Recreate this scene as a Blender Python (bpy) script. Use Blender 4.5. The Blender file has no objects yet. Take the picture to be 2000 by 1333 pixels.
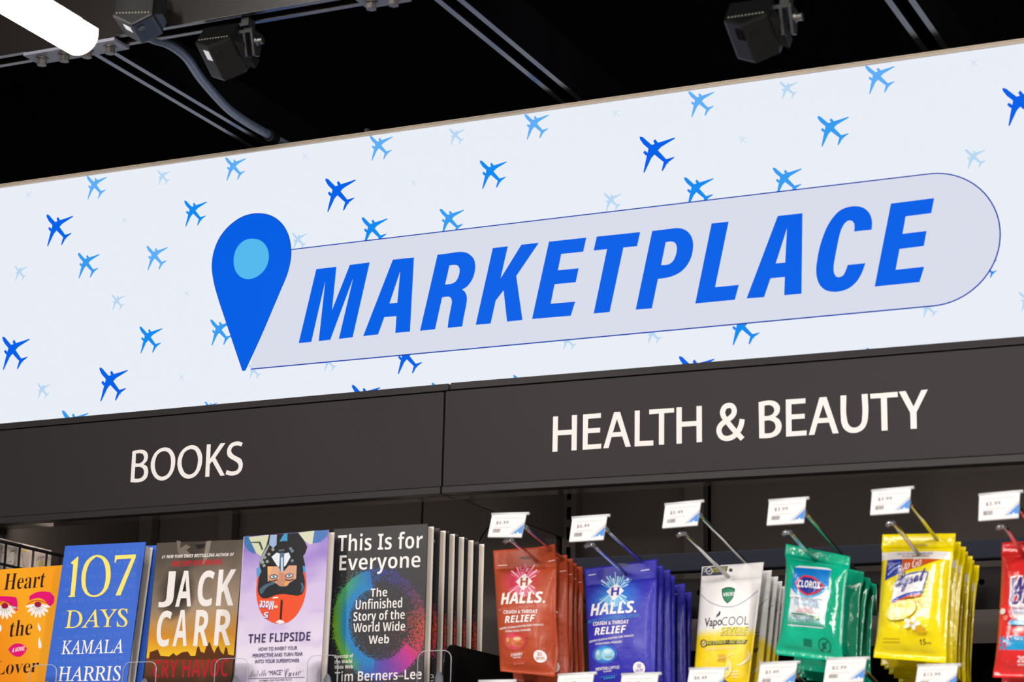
import bpy, bmesh, math, random
from mathutils import Vector as V, Matrix, noise
from mathutils.geometry import tessellate_polygon
random.seed(7)
S = bpy.context.scene
C = S.collection

# ------------------------------------------------------------------ camera, light, exposure
CAM_F = 4182.08
CAM_O = V((0.0, -3.0, 1.55))
def _axes():
    a, b, c = -0.442493, 0.249541, 0.0232330
    fw = V((math.sin(a)*math.cos(b), math.cos(a)*math.cos(b), math.sin(b)))
    rt = V((math.cos(a), -math.sin(a), 0)); up = rt.cross(fw)
    return rt*math.cos(c)+up*math.sin(c), -rt*math.sin(c)+up*math.cos(c), fw
RT, UP, FW = _axes()
cd = bpy.data.cameras.new('camera'); cam = bpy.data.objects.new('camera', cd); C.objects.link(cam)
cd.sensor_width = 36; cd.sensor_fit = 'HORIZONTAL'; cd.lens = CAM_F/2000*36; cd.clip_start = .05
m = Matrix((RT, UP, -FW)).transposed().to_4x4(); m.translation = CAM_O; cam.matrix_world = m
cd.dof.use_dof = True; cd.dof.focus_distance = 3.62; cd.dof.aperture_fstop = 6
S.camera = cam
w = bpy.data.worlds.new('world'); S.world = w; w.use_nodes = True
w.node_tree.nodes['Background'].inputs[0].default_value = (1, .97, .95, 1)
w.node_tree.nodes['Background'].inputs[1].default_value = .16
S.view_settings.view_transform = 'Standard'; S.view_settings.look = 'None'
S.view_settings.exposure = 0; S.view_settings.gamma = 1; S.view_settings.use_curve_mapping = False
S.cycles.use_denoising = True; S.cycles.max_bounces = 8; S.cycles.sample_clamp_indirect = 4
def area(name, loc, sx, sy, power, col, target):
    l = bpy.data.lights.new(name, 'AREA'); l.shape = 'RECTANGLE'; l.size = sx; l.size_y = sy; l.energy = power; l.color = col
    o = bpy.data.objects.new(name, l); C.objects.link(o); o.location = loc
    o.rotation_euler = (V(target)-V(loc)).to_track_quat('-Z', 'Y').to_euler(); return o
# the shop's other ceiling tubes, behind and beside the photographer
area('shop_light', (-2.3, -2.4, 3.15), .16, 1.6, 27, (1, .95, .89), (-1.7, 0, 1.9))
area('shop_light', (-0.4, -2.8, 3.15), .16, 1.6, 37, (1, .95, .89), (-1.0, 0, 1.9))
area('shop_light', (1.6, -2.2, 3.05), .16, 1.6, 56, (1, .96, .91), (-0.9, 0, 1.9))
area('shop_light', (-1.2, -4.0, 2.9), 1.6, .16, 45, (1, .95, .90), (-1.4, .3, 2.0))

# fill strips added unseen behind the two headers to lift the dark bays
area('header_fill', (-1.99, .062, 2.162), .85, .02, .85, (1, .93, .87), (-1.99, .49, 2.02))
area('header_fill', (-.95, .062, 2.162), 1.0, .02, .95, (1, .93, .87), (-.95, .49, 2.02))

# ------------------------------------------------------------------ helpers
def ray(px, py): return RT*((px-1000)/CAM_F)-UP*((py-666.5)/CAM_F)+FW
def hit(px, py, O, n):
    d = ray(px, py); return CAM_O+d*((O-CAM_O).dot(n)/d.dot(n))
def at(px, py, Y=0.): return hit(px, py, V((0, Y, 0)), V((0, 1, 0)))
def atX(px, py, X): return hit(px, py, V((X, 0, 0)), V((1, 0, 0)))
def atZ(px, py, Z): return hit(px, py, V((0, 0, Z)), V((0, 0, 1)))
def lin(c):
    if isinstance(c, str): c = [int(c[i:i+2], 16) for i in (0, 2, 4)]
    return tuple(((x/255)/12.92 if x/255 <= .04045 else ((x/255+.055)/1.055)**2.4) for x in c[:3])+(1,)
def mix(a, b, t):
    t = max(0, min(1, t)); return tuple(a[i]+(b[i]-a[i])*t for i in range(3))
def K(x0, y0, s): return lambda x, y: (x0+x/s, y0+y/s)

MATS = {}
def mat(name, col=(128, 128, 128), rough=.5, metal=0., spec=.5, coat=0., attr=False, emit=0., bump=0., bscale=200., trans=0., ior=1.45, vary=0.):
    if name in MATS: return MATS[name]
    m = bpy.data.materials.new(name); m.use_nodes = True; nt = m.node_tree; p = nt.nodes['Principled BSDF']
    i = p.inputs
    i['Base Color'].default_value = lin(col); i['Roughness'].default_value = rough; i['Metallic'].default_value = metal
    i['Specular IOR Level'].default_value = spec; i['Coat Weight'].default_value = coat; i['Coat Roughness'].default_value = .12
    i['Transmission Weight'].default_value = trans; i['IOR'].default_value = ior
    src = None
    if attr:
        a = nt.nodes.new('ShaderNodeAttribute'); a.attribute_name = 'Col'; src = a.outputs['Color']
    if vary:
        tc = nt.nodes.new('ShaderNodeTexCoord'); nz = nt.nodes.new('ShaderNodeTexNoise'); nz.inputs['Scale'].default_value = bscale; nz.inputs['Detail'].default_value = 4
        nt.links.new(tc.outputs['Object'], nz.inputs['Vector'])
        mx = nt.nodes.new('ShaderNodeMix'); mx.data_type = 'RGBA'; mx.blend_type = 'MULTIPLY'; mx.inputs['Factor'].default_value = vary
        if src: nt.links.new(src, mx.inputs['A'])
        else: mx.inputs['A'].default_value = lin(col)
        nt.links.new(nz.outputs['Fac'], mx.inputs['B']); src = mx.outputs['Result']
    if src and not (emit and attr): nt.links.new(src, i['Base Color'])
    if emit:
        i['Emission Strength'].default_value = emit
        if attr: nt.links.new(src, i['Emission Color'])
        else: i['Emission Color'].default_value = lin(col)
    if bump:
        tc = nt.nodes.new('ShaderNodeTexCoord'); nz = nt.nodes.new('ShaderNodeTexNoise'); nz.inputs['Scale'].default_value = bscale; nz.inputs['Detail'].default_value = 3
        nt.links.new(tc.outputs['Object'], nz.inputs['Vector'])
        b = nt.nodes.new('ShaderNodeBump'); b.inputs['Strength'].default_value = bump; b.inputs['Distance'].default_value = .004
        nt.links.new(nz.outputs['Fac'], b.inputs['Height']); nt.links.new(b.outputs['Normal'], i['Normal'])
    MATS[name] = m; return m

PAPER = mat('printed_paper', attr=True, rough=.38, spec=.4)
MATTE = mat('matte_print', attr=True, rough=.6, spec=.25)
FOIL = mat('printed_foil', attr=True, rough=.40, spec=.32, coat=.06, bump=.75, bscale=38)
FILM = mat('glossy_film', attr=True, rough=.15, spec=.6, coat=.5, bump=.8, bscale=42)
LIT = mat('backlit_film', (6, 6, 7), attr=True, emit=.97, rough=.4, spec=.02)
BLACK = mat('black_powder_coat', (20, 20, 22), rough=.45, bump=.05, bscale=900)
STRUT = mat('black_painted_strut', (15, 15, 18), rough=.22, spec=1., bump=.03, bscale=300)
GREYM = mat('charcoal_laminate', (46, 41, 43), rough=.55, spec=.3, bump=.06, bscale=700, vary=.15)
RAILM = mat('charcoal_trim', (46, 42, 43), rough=.45, spec=.3)
PANEL = mat('dark_back_panel', (80, 73, 69), rough=.7, spec=.15, bump=.05, bscale=500)
NAVY = mat('dark_blue_steel', (30, 32, 44), rough=.65, spec=.15)
CHROME = mat('chrome_wire', (205, 205, 205), rough=.16, metal=1)
STRUT.node_tree.nodes['Principled BSDF'].inputs['Specular Tint'].default_value = (.62, .72, 1, 1)
STEEL = mat('zinc_bolt', (150, 148, 145), rough=.3, metal=1)
PAGES = mat('page_edges', (250, 238, 222), rough=.8, spec=.1, vary=.12, bscale=90)
CLEAR = mat('clear_acrylic', (252, 252, 254), rough=.02, trans=1, ior=1.12)
BRONZE = mat('bronze_trim', (222, 206, 188), rough=.4)
WHITE = mat('white_plastic', (238, 238, 238), rough=.35)
TUBE = mat('tube_diffuser', (255, 244, 232), emit=9, rough=.3)
LENS = mat('sensor_window', (235, 236, 246), rough=.3)
GLASSB = mat('dark_lens', (8, 8, 10), rough=.1)
VOID = mat('black_paint', (1, 1, 2), rough=.8, spec=.02)

def link(name, me, parent=None, loc=(0, 0, 0)):
    o = bpy.data.objects.new(name, me); C.objects.link(o); o.location = loc
    if parent: o.parent = parent
    return o
def tag(o, label=None, cat=None, group=None, kind=None):
    for k, v in (('label', label), ('category', cat), ('group', group), ('kind', kind)):
        if v: o[k] = v
    return o
def thing(name, label, cat, loc=(0, 0, 0), group=None):
    o = bpy.data.objects.new(name, None); C.objects.link(o); o.location = loc; o.empty_display_size = .02
    return tag(o, label, cat, group)
def copy_tree(o, parent=None):
    c = o.copy(); C.objects.link(c); c.parent = parent
    for ch in list(o.children): copy_tree(ch, c)
    return c

class MB:
    """collects simple solids in world coordinates, links them as one mesh object"""
    def __init__(s): s.bm = bmesh.new()
    def box(s, a, b):
        x0, y0, z0 = (min(a[i], b[i]) for i in range(3)); x1, y1, z1 = (max(a[i], b[i]) for i in range(3))
        v = [s.bm.verts.new(p) for p in ((x0,y0,z0),(x1,y0,z0),(x1,y1,z0),(x0,y1,z0),(x0,y0,z1),(x1,y0,z1),(x1,y1,z1),(x0,y1,z1))]
        for f in ((0,3,2,1),(4,5,6,7),(0,1,5,4),(1,2,6,5),(2,3,7,6),(3,0,4,7)): s.bm.faces.new([v[i] for i in f])
        return s
    def prism(s, pts, vec):
        """polygon (3-D points) swept along vec"""
        a = [s.bm.verts.new(p) for p in pts]; b = [s.bm.verts.new(V(p)+V(vec)) for p in pts]
        s.bm.faces.new(a); s.bm.faces.new(b[::-1]); n = len(a)
        for i in range(n): s.bm.faces.new((a[i], b[i], b[(i+1) % n], a[(i+1) % n]))
        return s
    def tube(s, pts, r, n=10, smooth=True):
        pts = [V(p) for p in pts]; rings = []; up = V((.13, .2, 1)).normalized(); N = None
        for i, p in enumerate(pts):
            t = (pts[min(i+1, len(pts)-1)]-pts[max(i-1, 0)]).normalized()
            N = (up-t*up.dot(t)).normalized() if N is None else (N-t*N.dot(t)).normalized()
            B = t.cross(N); rr = r[i] if isinstance(r, (list, tuple)) else r
            rings.append([s.bm.verts.new(p+(N*math.cos(2*math.pi*k/n)+B*math.sin(2*math.pi*k/n))*rr) for k in range(n)])
        for a, b in zip(rings, rings[1:]):
            for k in range(n):
                f = s.bm.faces.new((a[k], a[(k+1) % n], b[(k+1) % n], b[k])); f.smooth = smooth
        s.bm.faces.new(rings[0][::-1]); s.bm.faces.new(rings[-1]); return s
    def build(s, name, m, parent=None, bevel=0., origin=(0, 0, 0)):
        bmesh.ops.recalc_face_normals(s.bm, faces=s.bm.faces)
        if bevel: bmesh.ops.bevel(s.bm, geom=list(s.bm.edges), offset=bevel, segments=2, affect='EDGES', profile=.6, clamp_overlap=True)
        bmesh.ops.translate(s.bm, verts=s.bm.verts, vec=-V(origin))
        me = bpy.data.meshes.new(name); s.bm.to_mesh(me); s.bm.free(); me.materials.append(m)
        return link(name, me, parent, (0, 0, 0) if parent else origin)

def spline(P, n=6, closed=False):
    P = [V(p) for p in P]; out = []; N = len(P)
    for i in range(N if closed else N-1):
        g = (lambda k: P[k % N]) if closed else (lambda k: P[max(0, min(N-1, k))])
        a, b, c, d = g(i-1), g(i), g(i+1), g(i+2)
        for k in range(n):
            t = k/n
            out.append(.5*((2*b)+(c-a)*t+(2*a-5*b+4*c-d)*t*t+(3*b-a-3*c+d)*t**3))
    if not closed: out.append(P[-1])
    return out
def smooth_outline(P, n=5, corner=42):
    """rounds the gentle turns of a traced outline, keeps its sharp corners"""
    P = [V((p[0], p[1])) for p in P]; N = len(P); sm = []
    for i in range(N):
        a = P[i]-P[i-1]; b = P[(i+1) % N]-P[i]
        sm.append(a.length > 1e-9 and b.length > 1e-9 and a.angle(b) < math.radians(corner))
    out = []
    def tan(i):
        a = P[i]-P[i-1]; b = P[(i+1) % N]-P[i]
        la, lb = a.length, b.length
        return (a/la*lb+b/lb*la).normalized()
    for i in range(N):
        j = (i+1) % N; p, q = P[i], P[j]; d = q-p; L = d.length
        if not (sm[i] or sm[j]) or L < 1e-9: out.append(p); continue
        ti = tan(i) if sm[i] else None; tj = tan(j) if sm[j] else None
        if ti is None: ti = d/L
        if tj is None: tj = d/L
        for k in range(n):
            t = k/n; h = t*t*(3-2*t)
            out.append(p*(2*t**3-3*t*t+1)+ti*L*(t**3-2*t*t+t)+q*(-2*t**3+3*t*t)+tj*L*(t**3-t*t))
    return out

# letters: Blender's built-in typeface; other cuts by their Unicode ranges
def _uni(s, st):
    base = {'b': (0x1D5D4, 0x1D5EE, 0x1D7EC), 'bi': (0x1D63C, 0x1D656, 0x1D7EC), 'sb': (0x1D400, 0x1D41A, 0x1D7CE), 'si': (0x1D434, 0x1D44E, None), 'sc': (0x1D4D0, 0x1D4EA, None)}.get(st)
    if not base: return s
    o = ''
    for ch in s:
        if 'A' <= ch <= 'Z': o += chr(base[0]+ord(ch)-65)
        elif 'a' <= ch <= 'z': o += '\u210E' if (st == 'si' and ch == 'h') else chr(base[1]+ord(ch)-97)
        elif ch.isdigit() and base[2]: o += chr(base[2]+ord(ch)-48)
        else: o += ch
    return o
_GC = {}
def glyphs(s, st='r', off=0., shear=0., space=1.):
    k = (s, st, off, shear, space)
    if k in _GC: return _GC[k]
    c = bpy.data.curves.new('t', 'FONT'); c.body = _uni(s, st); c.size = 1; c.offset = off; c.shear = shear; c.space_character = space; c.resolution_u = 3
    o = bpy.data.objects.new('t', c)
    me = bpy.data.meshes.new_from_object(o)
    vs = [(v.co.x, v.co.y) for v in me.vertices]; fs = [tuple(p.vertices) for p in me.polygons]
    bpy.data.objects.remove(o); bpy.data.curves.remove(c); bpy.data.meshes.remove(me)
    x0 = min(v[0] for v in vs); x1 = max(v[0] for v in vs); y0 = min(v[1] for v in vs); y1 = max(v[1] for v in vs)
    vs = [((x-x0)/(x1-x0), (y-y0)/(y1-y0)) for x, y in vs]
    _GC[k] = (vs, fs); return _GC[k]

class Surf:
    """a sheet: quad in a plane, optionally bulged along its normal; (u,v) runs from its lower left corner"""
    def __init__(s, bl, br, tl, tr, n, bulge=None):
        s.pinch = None; s.q = [V(p) for p in (bl, br, tl, tr)]; s.n = V(n).normalized(); s.bulge = bulge
        s.w = (s.q[1]-s.q[0]).length; s.h = (s.q[2]-s.q[0]).length
    def flat(s, u, v):
        a, b, c, d = s.q; return a*(1-u)*(1-v)+b*u*(1-v)+c*(1-u)*v+d*u*v
    def pt(s, u, v, off=0.):
        if s.pinch: w_ = s.bulge(u, v) if s.bulge else 0; return s.flat(.5+(u-.5)*(1-s.pinch(v)), v)+s.n*(off+w_)
        return s.flat(u, v)+s.n*(off+(s.bulge(u, v) if s.bulge else 0))
    def inv(s, px, py):
        P = hit(px, py, s.q[0], s.n); u = v = .5
        for _ in range(12):
            a, b, c, d = s.q; r = P-s.flat(u, v); du = (b-a)*(1-v)+(d-c)*v; dv = (c-a)*(1-u)+(d-b)*u
            A, B, D = du.dot(du), du.dot(dv), dv.dot(dv); e, f = r.dot(du), r.dot(dv); det = A*D-B*B
            u += (D*e-B*f)/det; v += (A*f-B*e)/det
        return u, v
def pxsurf(tl, tr, bl, br, O, n, bulge=None): return Surf(hit(*bl, O, n), hit(*br, O, n), hit(*tl, O, n), hit(*tr, O, n), n, bulge)
SHZ = 1.832
def rectsurf(tl, tr, H, O, n):
    """upright rectangular cover: its upper corners on the plane, its foot on the shelf"""
    n = V(n).normalized(); a = hit(*tl, O, n); b = hit(*tr, O, n); e = (b-a).normalized(); d = n.cross(e).normalized()
    if d.z < 0: d = -d
    H = (min(a.z, b.z)-SHZ-max(0, H*n.z)-.0005)/d.z       # stands on the book shelf; H is the thickness
    return Surf(a-d*H, b-d*H, a, b, n)
def normal(yaw, tilt):
    y, t = math.radians(yaw), math.radians(tilt); return V((math.sin(y)*math.cos(t), -math.cos(y)*math.cos(t), math.sin(t)))

class Art:
    """printed sheet: faces on a Surf with a colour each; prints lie in thin layers above the sheet"""
    def __init__(s, surf, seg=None, lift=.00025, map=None):
        s.s = surf; s.v = []; s.f = []; s.c = []; s.layer = 0; s.seg = seg; s.lift = lift; s.M = map or (lambda x, y: (x, y))
    def grid(s, nu, nv, col, u0=0., u1=1., v0=0., v1=1., off=0., flatcol=False, edge=None):
        b = len(s.v)
        for j in range(nv+1):
            for i in range(nu+1):
                u = u0+(u1-u0)*i/nu; v = v0+(v1-v0)*j/nv; s.v.append(s.s.pt(u, v, off))
        if not flatcol: cs = [[lin(col(u0+(u1-u0)*i/nu, v0+(v1-v0)*j/nv)) for i in range(nu+1)] for j in range(nv+1)]
        for j in range(nv):
            for i in range(nu):
                a = b+j*(nu+1)+i; s.f.append((a, a+1, a+nu+2, a+nu+1))
                if flatcol: s.c.append([lin(col(u0+(u1-u0)*(i+.5)/nu, v0+(v1-v0)*(j+.5)/nv))]*4)
                else: s.c.append([cs[j][i], cs[j][i+1], cs[j+1][i+1], cs[j+1][i]])
        return s
    def tri(s, T, col, off):
        st = [T]; c = lin(col); g = s.seg
        while st:
            a, b, d = st.pop()
            if g:
                E = [(math.hypot((p[0]-q[0])*s.s.w, (p[1]-q[1])*s.s.h), k) for k, (p, q) in enumerate(((a, b), (b, d), (d, a)))]
                L, k = max(E)
                if L > g:
                    T3 = (a, b, d); p, q, r = T3[k], T3[(k+1) % 3], T3[(k+2) % 3]; m_ = ((p[0]+q[0])/2, (p[1]+q[1])/2)
                    st += [(p, m_, r), (m_, q, r)]; continue
            n = len(s.v); s.v += [s.s.pt(*p, off) for p in (a, b, d)]; s.f.append((n, n+1, n+2)); s.c.append([c]*3)
    def uvpoly(s, P, col, holes=(), lay=None):
        loops = [P]+list(holes); flat = [p for l in loops for p in l]
        if lay is None: s.layer += 1; lay = s.layer
        for t in tessellate_polygon([[V((p[0]*s.s.w, p[1]*s.s.h, 0)) for p in l] for l in loops]):
            a, b, d = (flat[i] for i in t)
            if abs((b[0]-a[0])*(d[1]-a[1])-(b[1]-a[1])*(d[0]-a[0])) < 1e-9: continue
            s.tri((a, b, d), col, s.lift*lay)
        return s
    def uv(s, x, y): return s.s.inv(*s.M(x, y))
    def poly(s, P, col, holes=(), smooth=False, lay=None):
        if smooth: P = smooth_outline(P); holes = [smooth_outline(h) for h in holes]
        return s.uvpoly([s.uv(*p) for p in P], col, [[s.uv(*p) for p in h] for h in holes], lay)
    def ell(s, x, y, rx, ry, col, n=22, rot=0., lay=None):
        c, q = math.cos(rot), math.sin(rot)
        return s.poly([(x+rx*math.cos(t)*c-ry*math.sin(t)*q, y+rx*math.cos(t)*q+ry*math.sin(t)*c) for t in (2*math.pi*k/n for k in range(n))], col, lay=lay)
    def stroke(s, P, wd, col, closed=False, curve=True, lay=None):
        P = [V((p[0], p[1])) for p in P]
        if curve: P = spline(P, 5, closed)
        if closed: P = P+[P[0]]
        n = len(P); Lf, Rg = [], []
        for i, p in enumerate(P):
            if closed and i in (0, n-1): t = (P[1]-P[-2]).normalized()
            else: t = (P[min(i+1, n-1)]-P[max(i-1, 0)]).normalized()
            o = V((-t.y, t.x))*((wd(i/(n-1)) if callable(wd) else wd)/2); Lf.append(p+o); Rg.append(p-o)
        s.layer += lay is None; l_ = lay or s.layer
        for i in range(n-1):
            q = [s.uv(*x) for x in (Lf[i], Rg[i], Rg[i+1], Lf[i+1])]
            s.tri((q[0], q[1], q[2]), col, s.lift*l_); s.tri((q[0], q[2], q[3]), col, s.lift*l_)
        return s
    def text(s, t, p0, p1, h, col, st='r', off=0., shear=0., space=1.):
        vs, fs = glyphs(t, st, off, shear, space)
        a = s.uv(*p0); b = s.uv(*p1); c = s.uv(p0[0], p0[1]-h); d = s.uv(p1[0], p1[1]-h)
        U = [(a[0]+(b[0]-a[0])*x+((c[0]-a[0])*(1-x)+(d[0]-b[0])*x)*0*y, a[1]+(b[1]-a[1])*x+((c[1]-a[1])*(1-x)+(d[1]-b[1])*x)*y) for x, y in vs]
        s.layer += 1
        for f in fs:
            for k in range(1, len(f)-1): s.tri((U[f[0]], U[f[k]], U[f[k+1]]), col, s.lift*s.layer)
        return s
    def sheet(s, P, col, off=0.):
        """plain coloured faces given in space"""
        n = len(s.v); s.v += [V(p) for p in P]; s.f.append(tuple(range(n, n+len(P)))); s.c.append([lin(col)]*len(P)); return s
    def mesh(s, name, m, origin=(0, 0, 0), smooth=False):
        me = bpy.data.meshes.new(name); O = V(origin)
        me.from_pydata([tuple(p-O) for p in s.v], [], s.f)
        a = me.color_attributes.new('Col', 'FLOAT_COLOR', 'CORNER'); buf = [x for f in s.c for c in f for x in c]
        a.data.foreach_set('color', buf); me.materials.append(m)
        if smooth: me.polygons.foreach_set('use_smooth', [True]*len(me.polygons))
        me.update(); return me

# ------------------------------------------------------------------ the setting
def struct(name, a, b, m): o = MB().box(a, b).build(name, m); tag(o, kind='structure'); return o
struct('floor', (-4.5, -4.2, -.05), (2.5, .75, 0), mat('floor_vinyl', (190, 184, 176), rough=.4, vary=.2, bscale=6))
struct('ceiling', (-4.5, -4.2, 3.6), (2.5, .75, 3.65), VOID)
struct('wall_back', (-4.5, .75, -.05), (2.5, .8, 3.65), VOID)

# ------------------------------------------------------------------ lit sign
SX0, SX1, SZ0, SZ1 = -2.62, -.42, 2.3268, 2.785
sign = thing('light_box_sign', 'long white backlit sign with blue lettering, a map pin and scattered airplanes above the shelves', 'sign', (-1.5, 0, SZ0))
SO = (-1.5, 0, SZ0)
def bx(name, a, b, m, par, bev=0., org=None): return MB().box(a, b).build(name, m, par, bev, org if org is not None else (0, 0, 0))
ssurf = Surf((SX0, 0, SZ0), (SX1, 0, SZ0), (SX0, 0, SZ1-.004), (SX1, 0, SZ1-.004), (0, -1, 0))
face = Art(ssurf, lift=.0003)
WHT = (236, 241, 250)
face.grid(1, 1, lambda u, v: WHT)
PL = [(262,628),(275,624),(300,632),(325,655),(388,710),(420,702),(405,672),(425,650),(455,688),(540,662),(625,634),(637,642),(500,725),(485,735),(455,768),(540,860),(590,845),(622,836),(627,843),(565,890),(557,897),(566,914),(548,905),(525,950),(503,984),(492,978),(510,905),(514,890),(470,855),(418,812),(385,850),(350,925),(313,1004),(303,995),(322,900),(338,822),(325,820),(299,790),(318,770),(347,793),(355,750),(300,702),(268,655)]
PL = [at(1200+x/5.333, 150+y/5.333) for x, y in PL]; PC = at(1284, 302.5)
PL = [(p.x-PC.x, p.z-PC.z) for p in PL]
PW = at(1319, 302.5).x-at(1249, 302.5).x
B1, B2, B3, B4, F1, F2 = (0, 98, 236), (14, 140, 245), (55, 158, 244), (96, 176, 250), (186, 218, 245), (216, 230, 245)
planes = [(188,367.5,40,B4),(115,451,53,B1),(57,382,13,F2),(320,348,26,F1),(244,432,12,F2),(459.5,331,41,B4),(381,418,45,B2),(597,307,14,F2),(664,382,60,B1),(744,290,45,B4),(892.5,268,31,F1),(809,359,13,F2),(963,342,53,B2),(1048,248,48,B4),(882,434,48,B3),(731,453,51,B2),(585,472,30,F1),(1197,395.5,35,F1),(1284,302.5,70,B1),(1204,223,15,F2),(1370,204,51,B4),(1541,177,36,F1),(1452,275,18,F2),(1628,257,62,B3),(1719.5,156,58,B4),(1904,125,17,F2),(1905.5,311,41,F1),(1999,209,80,B1),(1365,376,58,B2),(1538,356,57,B3),(172,520,43,B3),(306,505.5,42,B4),(40.5,535,25,F1),(231,592,27,F1),(366,575,12,F2),(432,651,45,B3),(293.5,665.5,45,B2),(29,692,54,B1),(85,765,26,F1),(220,753,56,B1),(356,739,13,F2),(799,703,54,B1),(645,711,28,F1),(498,727,26,F1),(714,785,56,B1),(866,775,47,B3),(145,835,52,B3),(412,800,25,B3),(268,812,12,B3),(1454.5,645,61,B2),(1361,734,70,B1),(1278,656,32,F1),(1112,669,30,F1),(1026,760,48,B3),(1718,706,50,B3),(1816,605,34,F1),(1928,526,40,B2),(2010,590,40,F1)]
for px, py, wd, col in planes:
    c = at(px, py); k = (at(px+wd/2, py).x-at(px-wd/2, py).x)/PW
    P = [(c.x+x*k, max(SZ0+.001, min(SZ1-.0045, c.z+z*k))) for x, z in PL]
    Q = [p for i, p in enumerate(P) if (V(p)-V(P[i-1])).length > 1e-5]
    if len(Q) > 3: face.uvpoly([((x-SX0)/(SX1-SX0), (z-SZ0)/(SZ1-.004-SZ0)) for x, z in Q], col, lay=1)
link('light_panel', face.mesh('light_panel', LIT, SO), sign)
def onsign(name, par, loops, lay, map=None):
    a = Art(ssurf, lift=.0003, map=map); a.layer = lay
    for P, hs, col, sm in loops: a.poly(P, col, hs, sm, lay=lay)
    return link(name, a.mesh(name, LIT, SO), par)
# badge behind the word: flat outline with a round right end
pt = at(571, 486.5); pb = at(480, 723); zt = (pt.z+at(1800, 341).z)/2; zb = (pb.z+at(1815, 601).z)/2
xr = at(1955, 455).x; R_ = (zt-zb)/2; cx = xr-R_; cz = (zt+zb)/2
def pill(g):
    P = [(pb.x+.01, zb+g), (cx, zb+g)]+[(cx+(R_-g)*math.cos(t), cz+(R_-g)*math.sin(t)) for t in (-math.pi/2+math.pi*k/48 for k in range(1, 48))]+[(cx, zt-g), (pt.x-.05, zt-g)]
    return [((x-SX0)/(SX1-SX0), (z-SZ0)/(SZ1-.004-SZ0)) for x, z in P]
a = Art(ssurf, lift=.0003); a.uvpoly(pill(0), (14, 62, 170), lay=2); ob = link('badge_outline', a.mesh('badge_outline', LIT, SO), sign)
a = Art(ssurf, lift=.0003); a.uvpoly(pill(.0019), (220, 224, 238), lay=3); bd = link('badge_panel', a.mesh('badge_panel', LIT, SO), sign)
k5 = K(380, 360, 3.3327)
pin = [(420,190),(330,205),(240,260),(170,340),(127,440),(114,530),(125,630),(160,760),(190,851),(220,940),(268,1083),(313,1216),(333,1216),(395,1082),(450,960),(505,830),(560,700),(612,570),(633,450),(630,400),(610,320),(570,255),(505,207)]
pn = onsign('map_pin', sign, [(pin, (), (14, 72, 190), True)], 4, k5)
cpx, cpy = 374, 690
onsign('pin_face', pn, [([(cpx+(x-cpx)*.986, cpy+(y-cpy)*.988) for x, y in pin], (), (0, 96, 232), True)], 5, k5)
onsign('pin_dot', pn, [([(258,505),(265,450),(295,395),(335,365),(385,357),(435,370),(470,405),(486,455),(482,510),(462,555),(430,590),(390,613),(345,620),(300,603),(270,565)], (), (86, 188, 242), True)], 6, k5)
MK = (0, 98, 234)
c1, c2, c3, c4, cR = K(580, 500, 5.263), K(900, 440, 5.263), K(1240, 400, 6.06), K(1520, 370, 5.797), K(810, 470, 7.013)
def ap(k, L): return [k(*p) for p in L]
word = [
 (ap(c1, [(22,900),(203,140),(410,115),(365,560),(548,96),(752,70),(577,840),(435,857),(581,236),(347,866),(228,879),(295,266),(152,888)]), [], False),
 (ap(c1, [(685,828),(990,42),(1207,19),(1166,782),(1015,795),(1027,622),(902,633),(838,811)]), [ap(c1, [(955,493),(1066,160),(1036,484)])], False),
 (ap(cR, [(78,1241),(318,198),(450,183),(600,161),(650,160),(710,170),(770,205),(815,260),(835,340),(830,420),(805,510),(760,590),(715,640),(655,675),(690,705),(712,745),(720,800),(712,880),(690,990),(672,1080),(658,1182),(456,1201),(470,1090),(490,980),(508,890),(514,840),(505,800),(485,778),(455,773),(380,784),(285,1220)]), [ap(cR, [(421,608),(482,345),(550,338),(590,346),(612,370),(620,420),(610,480),(590,530),(560,570),(520,592)])], True),
 (ap(c2, [(157,1028),(333,239),(487,220),(413,550),(627,204),(806,184),(574,526),(638,978),(479,995),(444,674),(363,778),(311,1014)]), [], False),
 (ap(c2, [(736,968),(910,173),(1294,131),(1262,276),(1036,300),(1002,467),(1215,447),(1185,590),(968,611),(928,811),(1180,789),(1134,935)]), [], False),
 (ap(c2, [(1369,264),(1401,121),(1847,74),(1816,219),(1675,233),(1534,896),(1369,912),(1507,250)]), [], False),
 (ap(c3, [(14,1246),(209,315),(430,288),(500,280),(570,290),(625,320),(670,375),(692,450),(690,540),(665,640),(615,730),(545,800),(460,845),(380,868),(277,883),(205,1231)]), [ap(c3, [(314,719),(369,448),(440,440),(475,452),(497,490),(500,540),(485,610),(455,670),(410,707)])], True),
 (ap(c3, [(718,1174),(912,226),(1113,204),(953,981),(1234,953),(1187,1129)]), [], False),
 (ap(c3, [(1326,1114),(1695,137)])+[(1567.8,417.3),(1566,574.4)]+ap(c3, [(1771,1076),(1779,858),(1608,876),(1533,1098)]), [ap(c3, [(1671,699),(1803,284),(1783,689)])], False),
 (ap(c4, [(1060,460),(1065,390),(1055,320),(1020,255),(960,210),(870,195),(780,208),(700,245),(625,320),(560,420),(510,540),(470,670),(445,800),(433,920),(445,1020),(480,1095),(540,1145),(630,1164),(720,1155),(800,1125),(880,1060),(940,970),(990,840),(790,860),(765,930),(735,980),(690,1001),(655,990),(635,950),(630,890),(645,780),(670,650),(695,530),(730,430),(765,380),(800,357),(835,358),(860,385),(867,430),(862,481)]), [], True),
 (ap(c4, [(1095,1105),(1279,165),(1768,103),(1735,273),(1445,310),(1410,508),(1682,475),(1651,645),(1376,679),(1332,915),(1655,880),(1602,1054)]), [], False)]
onsign('lettering', sign, [(P, h, MK, s) for P, h, s in word], 5)
mbx = MB()
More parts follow.
